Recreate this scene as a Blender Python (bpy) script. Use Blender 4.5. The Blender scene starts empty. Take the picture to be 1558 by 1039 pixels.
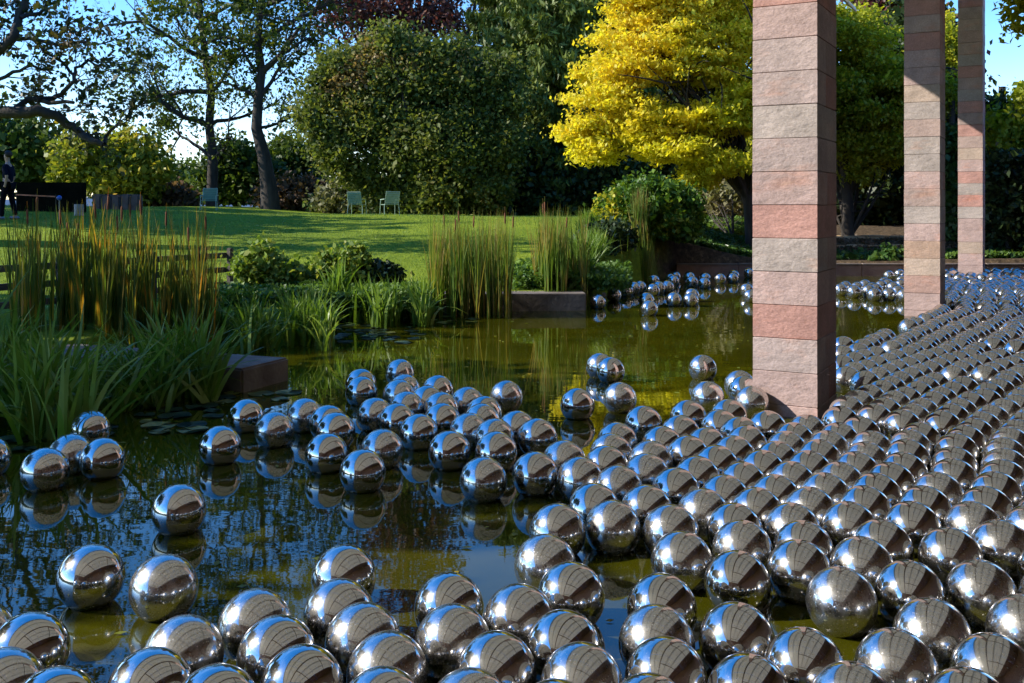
import bpy, bmesh, math, random
import numpy as np
from mathutils import Vector, Matrix, noise
random.seed(7); rng = np.random.default_rng(11)
S = bpy.context.scene
COL = S.collection
F, CX, YH, EYE = 1515.0, 779.0, 316.0, 1.83          # focal length in pixels, principal point, eye height over the water
def at(x, y, Y): return Vector(((x-CX)/F*Y, Y, EYE-(y-YH)/F*Y))
def R(a): return math.radians(a)

# ---------------------------------------------------------------- materials
def new_mat(name):
    m = bpy.data.materials.new(name); m.use_nodes = True
    nt = m.node_tree; b = nt.nodes['Principled BSDF']
    return m, nt, b
def N(nt, t, **k):
    n = nt.nodes.new(t)
    for a, v in k.items(): setattr(n, a, v)
    return n
def ramp(nt, stops):
    r = N(nt, 'ShaderNodeValToRGB'); e = r.color_ramp.elements
    while len(e) < len(stops): e.new(0.5)
    for i, (p, c) in enumerate(stops):
        e[i].position = p; e[i].color = (*c, 1)
    return r
def noise_node(nt, scale, detail=4, rough=.55, coord='Object', vec=None, stretch=None):
    n = N(nt, 'ShaderNodeTexNoise'); n.inputs['Scale'].default_value = scale
    n.inputs['Detail'].default_value = detail; n.inputs['Roughness'].default_value = rough
    if vec is None:
        tc = N(nt, 'ShaderNodeTexCoord'); vec = tc.outputs[coord]
    if stretch:
        mp = N(nt, 'ShaderNodeMapping'); mp.inputs['Scale'].default_value = stretch
        nt.links.new(vec, mp.inputs[0]); vec = mp.outputs[0]
    nt.links.new(vec, n.inputs['Vector'])
    return n
def simple(name, stops, scale=5, rough=.7, bump=.2, bscale=None, metal=0, detail=5, stretch=None, bdist=.02, spec=.5):
    m, nt, b = new_mat(name)
    n = noise_node(nt, scale, detail, stretch=stretch); r = ramp(nt, stops)
    nt.links.new(n.outputs['Fac'], r.inputs[0]); nt.links.new(r.outputs[0], b.inputs['Base Color'])
    b.inputs['Roughness'].default_value = rough; b.inputs['Metallic'].default_value = metal
    b.inputs['Specular IOR Level'].default_value = spec
    if bump:
        n2 = noise_node(nt, bscale or scale*4, 6, stretch=stretch); bp = N(nt, 'ShaderNodeBump')
        bp.inputs['Strength'].default_value = bump; bp.inputs['Distance'].default_value = bdist
        nt.links.new(n2.outputs['Fac'], bp.inputs['Height']); nt.links.new(bp.outputs[0], b.inputs['Normal'])
    return m
def leafmat(name, stops, trans=.35, tint=(1, 1, .5), rough=.5, nscale=.6, spec=.3):
    m, nt, b = new_mat(name)
    g = N(nt, 'ShaderNodeNewGeometry'); r = ramp(nt, stops)
    n = noise_node(nt, nscale, 3)
    mx = N(nt, 'ShaderNodeMath', operation='MULTIPLY_ADD'); mx.inputs[1].default_value = .5
    mr = N(nt, 'ShaderNodeMapRange'); mr.inputs[1].default_value = .3; mr.inputs[2].default_value = .7
    mr.inputs[3].default_value = 0; mr.inputs[4].default_value = .5
    nt.links.new(n.outputs['Fac'], mr.inputs[0])
    nt.links.new(g.outputs['Random Per Island'], mx.inputs[0]); nt.links.new(mr.outputs[0], mx.inputs[2])
    nt.links.new(mx.outputs[0], r.inputs[0])
    nt.links.new(r.outputs[0], b.inputs['Base Color'])
    b.inputs['Roughness'].default_value = rough; b.inputs['Specular IOR Level'].default_value = spec
    t = N(nt, 'ShaderNodeBsdfTranslucent')
    mc = N(nt, 'ShaderNodeMix', data_type='RGBA', blend_type='MULTIPLY'); mc.inputs[0].default_value = 1
    nt.links.new(r.outputs[0], mc.inputs[6]); mc.inputs[7].default_value = (*[c*1.5 for c in tint], 1)
    nt.links.new(mc.outputs[2], t.inputs[0])
    ms = N(nt, 'ShaderNodeMixShader'); ms.inputs[0].default_value = trans
    nt.links.new(b.outputs[0], ms.inputs[1]); nt.links.new(t.outputs[0], ms.inputs[2])
    nt.links.new(ms.outputs[0], nt.nodes['Material Output'].inputs['Surface'])
    return m
G = lambda *c: tuple(c)
M = {}
M['bark'] = simple('dark bark', [(.3, (.018, .014, .011)), (.7, (.055, .045, .035))], 6, .9, .8, 14, stretch=(1, 1, .25))
M['bark2'] = simple('grey brown bark', [(.3, (.03, .024, .018)), (.7, (.09, .075, .06))], 6, .9, .8, 14, stretch=(1, 1, .25))
M['oak'] = leafmat('oak leaves', [(0, (.02, .035, .012)), (.45, (.035, .055, .015)), (.8, (.09, .07, .02)), (1, (.16, .09, .02))], .3)
M['tall'] = leafmat('locust leaves', [(0, (.03, .05, .014)), (.5, (.06, .095, .018)), (.85, (.14, .16, .02)), (1, (.24, .19, .02))], .4)
M['dense'] = leafmat('magnolia leaves', [(0, (.055, .08, .016)), (.5, (.11, .145, .028)), (.8, (.20, .21, .05)), (1, (.34, .24, .07))], .4, rough=.55, spec=.3)
M['bronze'] = leafmat('sunlit bronze leaves', [(0, (.12, .13, .04)), (.5, (.26, .20, .07)), (.85, (.32, .20, .08)), (1, (.42, .26, .06))], .35)
M['beech'] = leafmat('copper beech leaves', [(0, (.05, .025, .025)), (.6, (.12, .055, .045)), (1, (.22, .11, .05))], .25, (1, .5, .5))
M['spruce'] = leafmat('spruce needles', [(0, (.06, .09, .012)), (.6, (.14, .18, .03)), (1, (.24, .28, .04))], .12)
M['gold'] = leafmat('golden autumn leaves', [(0, (.66, .48, .04)), (.35, (.70, .58, .05)), (.7, (.60, .58, .05)), (1, (.42, .48, .04))], .5, (1, .95, .4), nscale=.35)
M['lime'] = leafmat('lime green maple leaves', [(0, (.12, .16, .015)), (.4, (.25, .28, .02)), (.8, (.48, .46, .03)), (1, (.62, .48, .04))], .42, (1, 1, .3), nscale=.35)
M['ymap'] = leafmat('yellow green maple leaves', [(0, (.09, .15, .02)), (.4, (.2, .24, .03)), (.75, (.42, .36, .04)), (1, (.6, .3, .04))], .4, nscale=.35)
M['dark'] = leafmat('dark evergreen leaves', [(0, (.016, .03, .009)), (.6, (.034, .058, .014)), (1, (.075, .105, .02))], .12)
M['mid'] = leafmat('mid green leaves', [(0, (.04, .075, .018)), (.5, (.08, .13, .022)), (1, (.17, .21, .03))], .3)
M['brown'] = leafmat('russet bush leaves', [(0, (.07, .055, .035)), (.5, (.13, .085, .05)), (1, (.22, .13, .08))], .3)
M['pale'] = leafmat('pale olive bush leaves', [(0, (.09, .11, .05)), (.5, (.17, .17, .08)), (1, (.30, .26, .14))], .3)
M['box'] = leafmat('box bush leaves', [(0, (.03, .08, .012)), (.5, (.07, .15, .015)), (.8, (.16, .24, .02)), (1, (.5, .4, .02))], .25)
M['shrub'] = leafmat('bank shrub leaves', [(0, (.08, .14, .02)), (.5, (.18, .26, .04)), (.85, (.38, .36, .07)), (1, (.6, .26, .08))], .35)
M['cover'] = leafmat('ground cover leaves', [(0, (.04, .09, .02)), (.5, (.09, .17, .03)), (1, (.2, .3, .05))], .3)
M['ivy'] = leafmat('ivy leaves', [(0, (.02, .06, .015)), (.5, (.05, .11, .025)), (1, (.14, .22, .05))], .25, rough=.35)
M['goldl'] = leafmat('lemon to lime leaves', [(0, (.46, .48, .03)), (.4, (.62, .58, .04)), (.8, (.74, .62, .05)), (1, (.74, .52, .05))], .5, (1, 1, .4), nscale=.35)
M['yellow'] = leafmat('sunlit yellow bush leaves', [(0, (.2, .28, .02)), (.4, (.45, .42, .03)), (.8, (.65, .5, .04)), (1, (.6, .3, .04))], .35)
M['reed'] = leafmat('cattail blades green to straw', [(0, (.06, .13, .02)), (.42, (.13, .21, .03)), (.6, (.24, .22, .05)), (.85, (.30, .19, .07)), (1, (.35, .13, .04))], .4, nscale=1.5)
M['reedo'] = leafmat('cattail blades orange brown', [(0, (.03, .06, .015)), (.4, (.08, .13, .022)), (.62, (.19, .19, .03)), (.8, (.42, .24, .035)), (1, (.48, .13, .03))], .5, (1, .9, .4), nscale=2.5)
M['iris'] = leafmat('iris blades', [(0, (.06, .12, .012)), (.5, (.13, .22, .025)), (.85, (.26, .36, .09)), (1, (.44, .42, .10))], .35, nscale=1.5, rough=.4)
M['seed'] = simple('brown seed heads', [(.3, (.10, .035, .015)), (.7, (.2, .08, .03))], 20, .95, 0)
M['lily'] = simple('lily pad', [(.3, (.02, .04, .03)), (.6, (.05, .09, .04)), (.8, (.16, .17, .03))], 3, .35, .1)
M['lilyy'] = simple('yellowing lily pad', [(.3, (.12, .15, .02)), (.7, (.30, .28, .04))], 3, .45, .1)
# lawn
def lawn_mat():
    m, nt, b = new_mat('mown lawn')
    a = noise_node(nt, .35, 3); c = noise_node(nt, 9, 6, .7)
    r1 = ramp(nt, [(.35, (.17, .24, .014)), (.65, (.26, .33, .02))]); nt.links.new(a.outputs['Fac'], r1.inputs[0])
    r2 = ramp(nt, [(.3, (.55, .6, .5)), (.7, (1.25, 1.2, 1.2))]); nt.links.new(c.outputs['Fac'], r2.inputs[0])
    mx = N(nt, 'ShaderNodeMix', data_type='RGBA', blend_type='MULTIPLY'); mx.inputs[0].default_value = 1
    nt.links.new(r1.outputs[0], mx.inputs[6]); nt.links.new(r2.outputs[0], mx.inputs[7])
    # bare earth and leaf litter on the shrub bed right of the lawn
    g = N(nt, 'ShaderNodeTexCoord'); sx = N(nt, 'ShaderNodeSeparateXYZ'); nt.links.new(g.outputs['Object'], sx.inputs[0])
    mr = N(nt, 'ShaderNodeMapRange'); mr.inputs[1].default_value = 3.2; mr.inputs[2].default_value = 4.2
    nz = noise_node(nt, .8, 4); ad = N(nt, 'ShaderNodeMath', operation='MULTIPLY_ADD'); ad.inputs[1].default_value = 2.0
    nt.links.new(nz.outputs['Fac'], ad.inputs[0]); nt.links.new(sx.outputs[0], ad.inputs[2])
    s2 = N(nt, 'ShaderNodeMath', operation='SUBTRACT'); s2.inputs[1].default_value = 1; nt.links.new(ad.outputs[0], s2.inputs[0])
    nt.links.new(s2.outputs[0], mr.inputs[0])
    e = ramp(nt, [(.35, (.05, .035, .022)), (.55, (.12, .085, .05)), (.7, (.25, .17, .09))]); nt.links.new(c.outputs['Fac'], e.inputs[0])
    m2 = N(nt, 'ShaderNodeMix', data_type='RGBA'); nt.links.new(mr.outputs[0], m2.inputs[0])
    nt.links.new(mx.outputs[2], m2.inputs[6]); nt.links.new(e.outputs[0], m2.inputs[7])
    nt.links.new(m2.outputs[2], b.inputs['Base Color'])
    b.inputs['Roughness'].default_value = .9; b.inputs['Specular IOR Level'].default_value = .15
    h = noise_node(nt, 30, 8, .8); bp = N(nt, 'ShaderNodeBump'); bp.inputs['Strength'].default_value = .9; bp.inputs['Distance'].default_value = .05
    nt.links.new(h.outputs['Fac'], bp.inputs['Height']); nt.links.new(bp.outputs[0], b.inputs['Normal'])
    return m
M['lawn'] = lawn_mat()
def water_mat():
    m, nt, b = new_mat('murky pond water')
    n = noise_node(nt, .9, 5, .6); r = ramp(nt, [(.35, (.030, .033, .0012)), (.65, (.056, .054, .0025))])
    nt.links.new(n.outputs['Fac'], r.inputs[0]); nt.links.new(r.outputs[0], b.inputs['Base Color'])
    b.inputs['Roughness'].default_value = .015; b.inputs['IOR'].default_value = 1.6
    w1 = noise_node(nt, 1.3, 2, .5, stretch=(1, 2.2, 1)); w2 = noise_node(nt, 9, 2, .5, stretch=(1, 1.8, 1))
    ad = N(nt, 'ShaderNodeMath', operation='MULTIPLY_ADD'); ad.inputs[1].default_value = .10
    nt.links.new(w2.outputs['Fac'], ad.inputs[0]); nt.links.new(w1.outputs['Fac'], ad.inputs[2])
    bp = N(nt, 'ShaderNodeBump'); bp.inputs['Strength'].default_value = .028; bp.inputs['Distance'].default_value = .05
    nt.links.new(ad.outputs[0], bp.inputs['Height']); nt.links.new(bp.outputs[0], b.inputs['Normal'])
    return m
M['water'] = water_mat()
def steel_mat(name, r0, r1, dust, col=(.62, .60, .575)):
    m, nt, b = new_mat(name)
    b.inputs['Metallic'].default_value = 1; b.inputs['Base Color'].default_value = (*col, 1)
    oi = N(nt, 'ShaderNodeObjectInfo'); tc = N(nt, 'ShaderNodeTexCoord')
    va = N(nt, 'ShaderNodeVectorMath', operation='MULTIPLY_ADD')
    cb = N(nt, 'ShaderNodeCombineXYZ'); nt.links.new(oi.outputs['Random'], cb.inputs[0]); nt.links.new(oi.outputs['Random'], cb.inputs[2])
    nt.links.new(cb.outputs[0], va.inputs[0]); va.inputs[1].default_value = (37, 37, 37); nt.links.new(tc.outputs['Object'], va.inputs[2])
    n = noise_node(nt, 9, 6, .65, vec=va.outputs[0]); mr = N(nt, 'ShaderNodeMapRange')
    mr.inputs[1].default_value = .4; mr.inputs[2].default_value = .75; mr.inputs[3].default_value = r0; mr.inputs[4].default_value = r1
    nt.links.new(n.outputs['Fac'], mr.inputs[0]); nt.links.new(mr.outputs[0], b.inputs['Roughness'])
    # film of dust and dried splashes: a rough clear layer mixed in
    gl = N(nt, 'ShaderNodeBsdfGlossy'); gl.inputs['Roughness'].default_value = .33; gl.inputs['Color'].default_value = (.72, .70, .67, 1)
    d = N(nt, 'ShaderNodeMapRange'); n2 = noise_node(nt, 26, 8, .75, vec=va.outputs[0])
    d.inputs[1].default_value = .42; d.inputs[2].default_value = .8; d.inputs[3].default_value = dust*.6; d.inputs[4].default_value = dust*2.6
    nt.links.new(n2.outputs['Fac'], d.inputs[0])
    # dried water spots
    vo = N(nt, 'ShaderNodeTexVoronoi'); vo.inputs['Scale'].default_value = 60; nt.links.new(va.outputs[0], vo.inputs['Vector']); vr = N(nt, 'ShaderNodeMapRange'); vr.inputs[1].default_value = .16; vr.inputs[2].default_value = .22; vr.inputs[3].default_value = dust*2.2; vr.inputs[4].default_value = 0; nt.links.new(vo.outputs['Distance'], vr.inputs[0])
    vs_ = N(nt, 'ShaderNodeMath', operation='ADD'); nt.links.new(d.outputs[0], vs_.inputs[0]); nt.links.new(vr.outputs[0], vs_.inputs[1]); d = vs_
    om = N(nt, 'ShaderNodeMath', operation='MULTIPLY'); mr2 = N(nt, 'ShaderNodeMapRange'); mr2.inputs[3].default_value = .35; mr2.inputs[4].default_value = 1.5
    nt.links.new(oi.outputs['Random'], mr2.inputs[0]); nt.links.new(mr2.outputs[0], om.inputs[0]); nt.links.new(d.outputs[0], om.inputs[1])
    ms = N(nt, 'ShaderNodeMixShader'); nt.links.new(om.outputs[0], ms.inputs[0])
    nt.links.new(b.outputs[0], ms.inputs[1]); nt.links.new(gl.outputs[0], ms.inputs[2])
    nt.links.new(ms.outputs[0], nt.nodes['Material Output'].inputs['Surface'])
    bp = N(nt, 'ShaderNodeBump'); bp.inputs['Strength'].default_value = .05; bp.inputs['Distance'].default_value = .01
    nb = noise_node(nt, 2.5, 2, .5, vec=va.outputs[0]); nt.links.new(nb.outputs['Fac'], bp.inputs['Height']); nt.links.new(bp.outputs[0], b.inputs['Normal'])
    return m
M['steel'] = steel_mat('polished steel', .03, .08, .07)
M['steel2'] = steel_mat('dusty polished steel', .05, .14, .20)
def stone_mat():
    m, nt, b = new_mat('split porphyry')
    at_ = N(nt, 'ShaderNodeAttribute'); at_.attribute_name = 'Col'
    n = noise_node(nt, 3.5, 6, .6); n2 = noise_node(nt, 42, 5, .75); n3 = noise_node(nt, 1.4, 5, .6, stretch=(1, 1, 3))
    r = ramp(nt, [(.3, (.8, .79, .78)), (.7, (1.15, 1.12, 1.1))]); nt.links.new(n.outputs['Fac'], r.inputs[0])
    r2 = ramp(nt, [(.3, (.78, .76, .75)), (.7, (1.2, 1.2, 1.2))]); nt.links.new(n2.outputs['Fac'], r2.inputs[0])
    r3 = ramp(nt, [(.55, (1, 1, 1)), (.68, (1.1, .93, .85)), (.8, (1.05, .98, .75))]); nt.links.new(n3.outputs['Fac'], r3.inputs[0])
    prev = at_.outputs['Color']
    for x in (r, r2, r3):
        mx = N(nt, 'ShaderNodeMix', data_type='RGBA', blend_type='MULTIPLY'); mx.inputs[0].default_value = 1
        nt.links.new(prev, mx.inputs[6]); nt.links.new(x.outputs[0], mx.inputs[7]); prev = mx.outputs[2]
    nt.links.new(prev, b.inputs['Base Color']); b.inputs['Roughness'].default_value = .85; b.inputs['Specular IOR Level'].default_value = .25
    # ridged split surface running diagonally
    tc = N(nt, 'ShaderNodeTexCoord'); mp = N(nt, 'ShaderNodeMapping'); mp.inputs['Rotation'].default_value = (0, R(38), 0); mp.inputs['Scale'].default_value = (1, 1, 1.7)
    nt.links.new(tc.outputs['Object'], mp.inputs[0])
    a = noise_node(nt, 8, 7, .6, vec=mp.outputs[0]); c = noise_node(nt, 30, 6, .7)
    ad = N(nt, 'ShaderNodeMath', operation='MULTIPLY_ADD'); ad.inputs[1].default_value = .25
    nt.links.new(c.outputs['Fac'], ad.inputs[0]); nt.links.new(a.outputs['Fac'], ad.inputs[2])
    bp = N(nt, 'ShaderNodeBump'); bp.inputs['Strength'].default_value = .55; bp.inputs['Distance'].default_value = .03
    nt.links.new(ad.outputs[0], bp.inputs['Height']); nt.links.new(bp.outputs[0], b.inputs['Normal'])
    return m
M['stone'] = stone_mat()
M['coping'] = simple('pond coping stone', [(.3, (.17, .14, .12)), (.7, (.32, .26, .22))], 3, .85, .4, 20)
M['redcop'] = simple('red stone coping', [(.3, (.26, .15, .12)), (.7, (.40, .26, .21))], 3, .85, .4, 20)
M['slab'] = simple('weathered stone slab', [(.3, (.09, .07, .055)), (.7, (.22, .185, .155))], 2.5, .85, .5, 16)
M['wood'] = simple('dark weathered wood', [(.3, (.03, .022, .016)), (.7, (.09, .07, .05))], 4, .8, .5, 20, stretch=(1, .2, 4))
M['ledge'] = simple('earthy stone ledge', [(.3, (.22, .14, .07)), (.5, (.40, .28, .15)), (.7, (.52, .40, .25))], 3, .9, .8, 9, stretch=(.5, 1, 3))
M['roof'] = simple('pale translucent roof panels', [(.3, (.70, .67, .58)), (.7, (.78, .75, .66))], .6, .6, 0)
nt = M['roof'].node_tree; tr_ = N(nt, 'ShaderNodeBsdfTranslucent'); tr_.inputs[0].default_value = (.80, .76, .66, 1); ms_ = N(nt, 'ShaderNodeMixShader'); ms_.inputs[0].default_value = .46
nt.links.new(nt.nodes['Principled BSDF'].outputs[0], ms_.inputs[1]); nt.links.new(tr_.outputs[0], ms_.inputs[2]); nt.links.new(ms_.outputs[0], nt.nodes['Material Output'].inputs['Surface'])
M['beam'] = simple('brown steel beams', [(.3, (.10, .075, .06)), (.7, (.15, .11, .09))], 2, .5, 0)
M['white'] = simple('white painted steel', [(.3, (.74, .73, .70)), (.7, (.8, .79, .76))], 3, .35, 0)
M['terrace'] = simple('terrace paving', [(.3, (.30, .25, .22)), (.7, (.42, .36, .32))], 1.5, .8, .3, 12)
M['wallp'] = simple('red porphyry wall', [(.3, (.20, .10, .075)), (.7, (.34, .19, .15))], 2.2, .85, .5, 12, stretch=(.5, .5, 2.5))
m, nt, b = new_mat('dark window glass'); b.inputs['Base Color'].default_value = (.02, .025, .03, 1); b.inputs['Roughness'].default_value = .03; M['glass'] = m
M['chair'] = simple('sage green enamel', [(.3, (.09, .20, .14)), (.7, (.13, .26, .18))], 5, .4, 0)
M['chairw'] = simple('pale green enamel', [(.3, (.22, .32, .25)), (.7, (.28, .38, .30))], 5, .4, 0)
M['navy'] = simple('navy cloth', [(.3, (.004, .006, .016)), (.7, (.007, .010, .028))], 12, .9, .2, spec=.1)
M['blk'] = simple('black trousers cloth', [(.3, (.003, .003, .006)), (.7, (.006, .006, .011))], 12, .9, .2, spec=.1)
M['skin'] = simple('skin', [(.3, (.42, .24, .17)), (.7, (.5, .3, .22))], 12, .55, 0)
M['hair'] = simple('dark hair', [(.3, (.01, .007, .005)), (.7, (.025, .016, .012))], 30, .7, .3)
M['shoe'] = simple('pale grey shoes', [(.3, (.22, .24, .3)), (.7, (.3, .32, .38))], 12, .7, 0)
M['orange'] = simple('orange barrier tape', [(.3, (.5, .16, .08)), (.7, (.6, .22, .12))], 12, .6, 0)
M['bluep'] = simple('blue plastic', [(.3, (.03, .09, .4)), (.7, (.05, .14, .5))], 12, .4, 0)
M['grey'] = simple('light grey metal', [(.3, (.2, .2, .21)), (.7, (.28, .28, .29))], 12, .45, 0)
M['darkwall'] = simple('near black boards', [(.3, (.003, .0035, .002)), (.7, (.008, .008, .005))], 4, .95, .3, spec=.03)
M['brick'] = simple('dull red stone wall', [(.3, (.10, .055, .04)), (.7, (.2, .12, .09))], 5, .9, .5)
M['hill'] = simple('distant hills in blue haze', [(.3, (.10, .15, .22)), (.7, (.14, .2, .27))], .01, 1, 0, spec=0)

# ---------------------------------------------------------------- mesh helpers
def link(o, parent=None):
    COL.objects.link(o)
    if parent is not None: o.parent = parent
    return o
def obj_np(name, V, Fc, mat, parent=None, smooth=False, loc=None):
    """mesh from numpy verts and equal-sided faces"""
    V = np.asarray(V, dtype=np.float32); Fc = np.asarray(Fc, dtype=np.int32)
    if loc is None and parent is not None: loc = parent.location
    if loc is not None: V = V-np.array(loc, dtype=np.float32)
    me = bpy.data.meshes.new(name); k = Fc.shape[1]
    me.vertices.add(len(V)); me.vertices.foreach_set('co', V.ravel())
    me.loops.add(Fc.size); me.loops.foreach_set('vertex_index', Fc.ravel())
    me.polygons.add(len(Fc)); me.polygons.foreach_set('loop_start', np.arange(0, Fc.size, k, dtype=np.int32))
    me.update(calc_edges=True)
    if smooth: me.polygons.foreach_set('use_smooth', np.ones(len(Fc), dtype=bool))
    me.materials.append(mat); me.validate()
    o = bpy.data.objects.new(name, me)
    if parent is None and loc is not None: o.location = loc
    return link(o, parent)
def obj_bm(name, bm, mat, parent=None, smooth=False, loc=None):
    me = bpy.data.meshes.new(name)
    if loc is None and parent is not None: loc = parent.location
    if loc is not None: bmesh.ops.translate(bm, verts=bm.verts, vec=-Vector(loc))
    bm.to_mesh(me); bm.free(); me.materials.append(mat)
    if smooth:
        for p in me.polygons: p.use_smooth = True
    o = bpy.data.objects.new(name, me)
    if parent is None and loc is not None: o.location = loc
    return link(o, parent)
def tag(o, label=None, cat=None, group=None, kind=None):
    if label: o['label'] = label
    if cat: o['category'] = cat
    if group: o['group'] = group
    if kind: o['kind'] = kind
    return o
def thing(name, label, cat, loc=(0, 0, 0), group=None):
    o = bpy.data.objects.new(name, None); o.empty_display_size = .2; o.location = loc; link(o)
    return tag(o, label, cat, group)
def box(bm, c, s, rot=0, bevel=0, M4=None):
    m = Matrix.Translation(c) @ Matrix.Rotation(rot, 4, 'Z')
    if M4 is not None: m = M4
    r = bmesh.ops.create_cube(bm, size=1, matrix=m @ Matrix.Diagonal((*s, 1)))
    if bevel:
        es = list({e for v in r['verts'] for e in v.link_edges})
        bmesh.ops.bevel(bm, geom=es, offset=bevel, segments=2, affect='EDGES')
def bar(bm, a, b, r, seg=8, r2=None):
    a, b = Vector(a), Vector(b); d = b-a
    m = Matrix.Translation((a+b)/2) @ d.to_track_quat('Z', 'Y').to_matrix().to_4x4()
    bmesh.ops.create_cone(bm, cap_ends=True, segments=seg, radius1=r, radius2=r if r2 is None else r2, depth=d.length, matrix=m)
class Tubes:
    def __init__(s): s.V = []; s.F = []; s.n = 0
    def add(s, pts, rad, seg=6):
        pts = [Vector(p) for p in pts]; k = len(pts); base = s.n
        for i, p in enumerate(pts):
            d = (pts[min(i+1, k-1)]-pts[max(i-1, 0)]).normalized()
            u = d.cross(Vector((0.31, 0.95, 0.05))).normalized(); v = d.cross(u)
            for j in range(seg):
                a = 2*math.pi*j/seg; s.V.append(p+(u*math.cos(a)+v*math.sin(a))*rad[i])
        for i in range(k-1):
            for j in range(seg):
                a = base+i*seg+j; b = base+i*seg+(j+1) % seg
                s.F.append((a, b, b+seg, a+seg))
        s.n += k*seg
    def build(s, name, mat, parent=None, **k):
        return obj_np(name, np.array([tuple(v) for v in s.V]), s.F, mat, parent, smooth=True, **k)
def curve(p0, p1, sag=0, wob=.1, n=6, bend=None):
    p0, p1 = Vector(p0), Vector(p1); L = (p1-p0).length; out = []
    o1 = Vector([random.uniform(-1, 1) for _ in range(3)])*wob*L
    for i in range(n+1):
        t = i/n; p = p0.lerp(p1, t)+o1*math.sin(t*math.pi)
        p.z += sag*L*math.sin(t*math.pi)
        out.append(p)
    return out
def leaf_mesh(name, C, size, mat, parent, aspect=1.5, up=0.3, droop=0.0, var=.35):
    """C: n x 3 centres.  one diamond leaf card per centre, random orientation biased upward"""
    n = len(C); C = np.asarray(C)
    a = rng.normal(size=(n, 3)); a[:, 2] -= droop; a /= np.linalg.norm(a, axis=1)[:, None]
    nn = rng.normal(size=(n, 3)); nn[:, 2] += up*2.5*np.sign(rng.random(n)-.1)
    b = np.cross(nn, a); b /= np.linalg.norm(b, axis=1)[:, None]+1e-9
    c = np.cross(a, b)
    s = size*(1+var*rng.normal(size=n)).clip(.4, 1.9)
    L = a*(s*.5*aspect)[:, None]; W = b*(s*.5)[:, None]; H = c*(s*.14)[:, None]
    V = np.stack([C-L, C+W*.95+H-L*.1, C+L, C-W*.95+H-L*.1], 1).reshape(-1, 3)
    Fc = np.arange(n*4).reshape(n, 4)
    return obj_np(name, V, Fc, mat, parent)
def blob_points(blobs, nclump, per, cr, flat=1.0, shell=.55):
    """blobs: (centre Vector, (rx, ry, rz)); clumps are spread through each volume, denser to its outside"""
    vols = np.array([b[1][0]*b[1][1]*b[1][2] for b in blobs])**.75; w = vols/vols.sum(); P = []; CC = []
    for (c, r), wi in zip(blobs, w):
        k = max(3, int(nclump*wi)); d = rng.normal(size=(k, 3)); d /= np.linalg.norm(d, axis=1)[:, None]
        rad = (shell+(1-shell)*rng.random(k)**.6)*(.88+.24*rng.random(k))
        rad[rng.random(k) < .22] *= rng.random()
        cc = np.array(c)+d*rad[:, None]*np.array(r); CC.append(cc)
        m = rng.integers(int(per*.4), int(per*1.6), size=k)
        idx = np.repeat(np.arange(k), m)
        g = rng.normal(size=(len(idx), 3))*np.array([cr, cr, cr*flat])*(0.5+rng.random(k))[idx][:, None]
        P.append(cc[idx]+g)
    return np.concatenate(P), np.concatenate(CC)
# ---------------------------------------------------------------- camera, light, sky
cam = bpy.data.cameras.new('camera'); cam.lens = 35; cam.sensor_width = 36; cam.shift_y = -203.5/1558
cam.clip_start = .05; cam.clip_end = 20000
co = bpy.data.objects.new('camera', cam); link(co); co.location = (0, 0, EYE); co.rotation_euler = (R(90), 0, 0)
S.camera = co
SUN = Vector((-.846, -.045, .53)).normalized()
w = bpy.data.worlds.new('World'); S.world = w; w.use_nodes = True
nt = w.node_tree; bg = nt.nodes['Background']
sky = N(nt, 'ShaderNodeTexSky', sky_type='NISHITA'); sky.sun_disc = False
sky.sun_elevation = math.asin(SUN.z); sky.sun_rotation = math.atan2(SUN.x, SUN.y); sky.air_density = 1.0; sky.dust_density = .05; sky.ozone_density = 2.5
tc = N(nt, 'ShaderNodeTexCoord')
cn = noise_node(nt, 2.2, 7, .6, vec=tc.outputs['Generated'], stretch=(1, 1, 4.5))
cr = ramp(nt, [(.52, (0, 0, 0)), (.8, (.12, .12, .12))]); nt.links.new(cn.outputs['Fac'], cr.inputs[0])
mx = N(nt, 'ShaderNodeMix', data_type='RGBA'); nt.links.new(cr.outputs[0], mx.inputs[0])
hs = N(nt, 'ShaderNodeHueSaturation'); hs.inputs['Saturation'].default_value = 1.38; nt.links.new(sky.outputs[0], hs.inputs['Color']); tn = N(nt, 'ShaderNodeMix', data_type='RGBA', blend_type='MULTIPLY'); tn.inputs[0].default_value = 1; tn.inputs[7].default_value = (.97, .93, 1.08, 1); nt.links.new(hs.outputs[0], tn.inputs[6]); nt.links.new(tn.outputs[2], mx.inputs[6]); mx.inputs[7].default_value = (7.5, 8.2, 9, 1)
nt.links.new(mx.outputs[2], bg.inputs[0]); bg.inputs[1].default_value = .15
sl = bpy.data.lights.new('sun', 'SUN'); sl.energy = 4.1; sl.angle = R(.5); sl.color = (1, .93, .82)
so = bpy.data.objects.new('sun', sl); link(so); so.rotation_euler = (-SUN).to_track_quat('-Z', 'Y').to_euler(); so.location = SUN*80
S.view_settings.view_transform = 'Standard'; S.view_settings.look = 'None'; S.view_settings.exposure = 1.0; S.view_settings.gamma = 1
S.render.engine = 'CYCLES'; S.cycles.max_bounces = 10; S.cycles.glossy_bounces = 7; S.cycles.diffuse_bounces = 3
S.cycles.sample_clamp_indirect = 6; S.cycles.caustics_reflective = False; S.cycles.blur_glossy = .3

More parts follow.
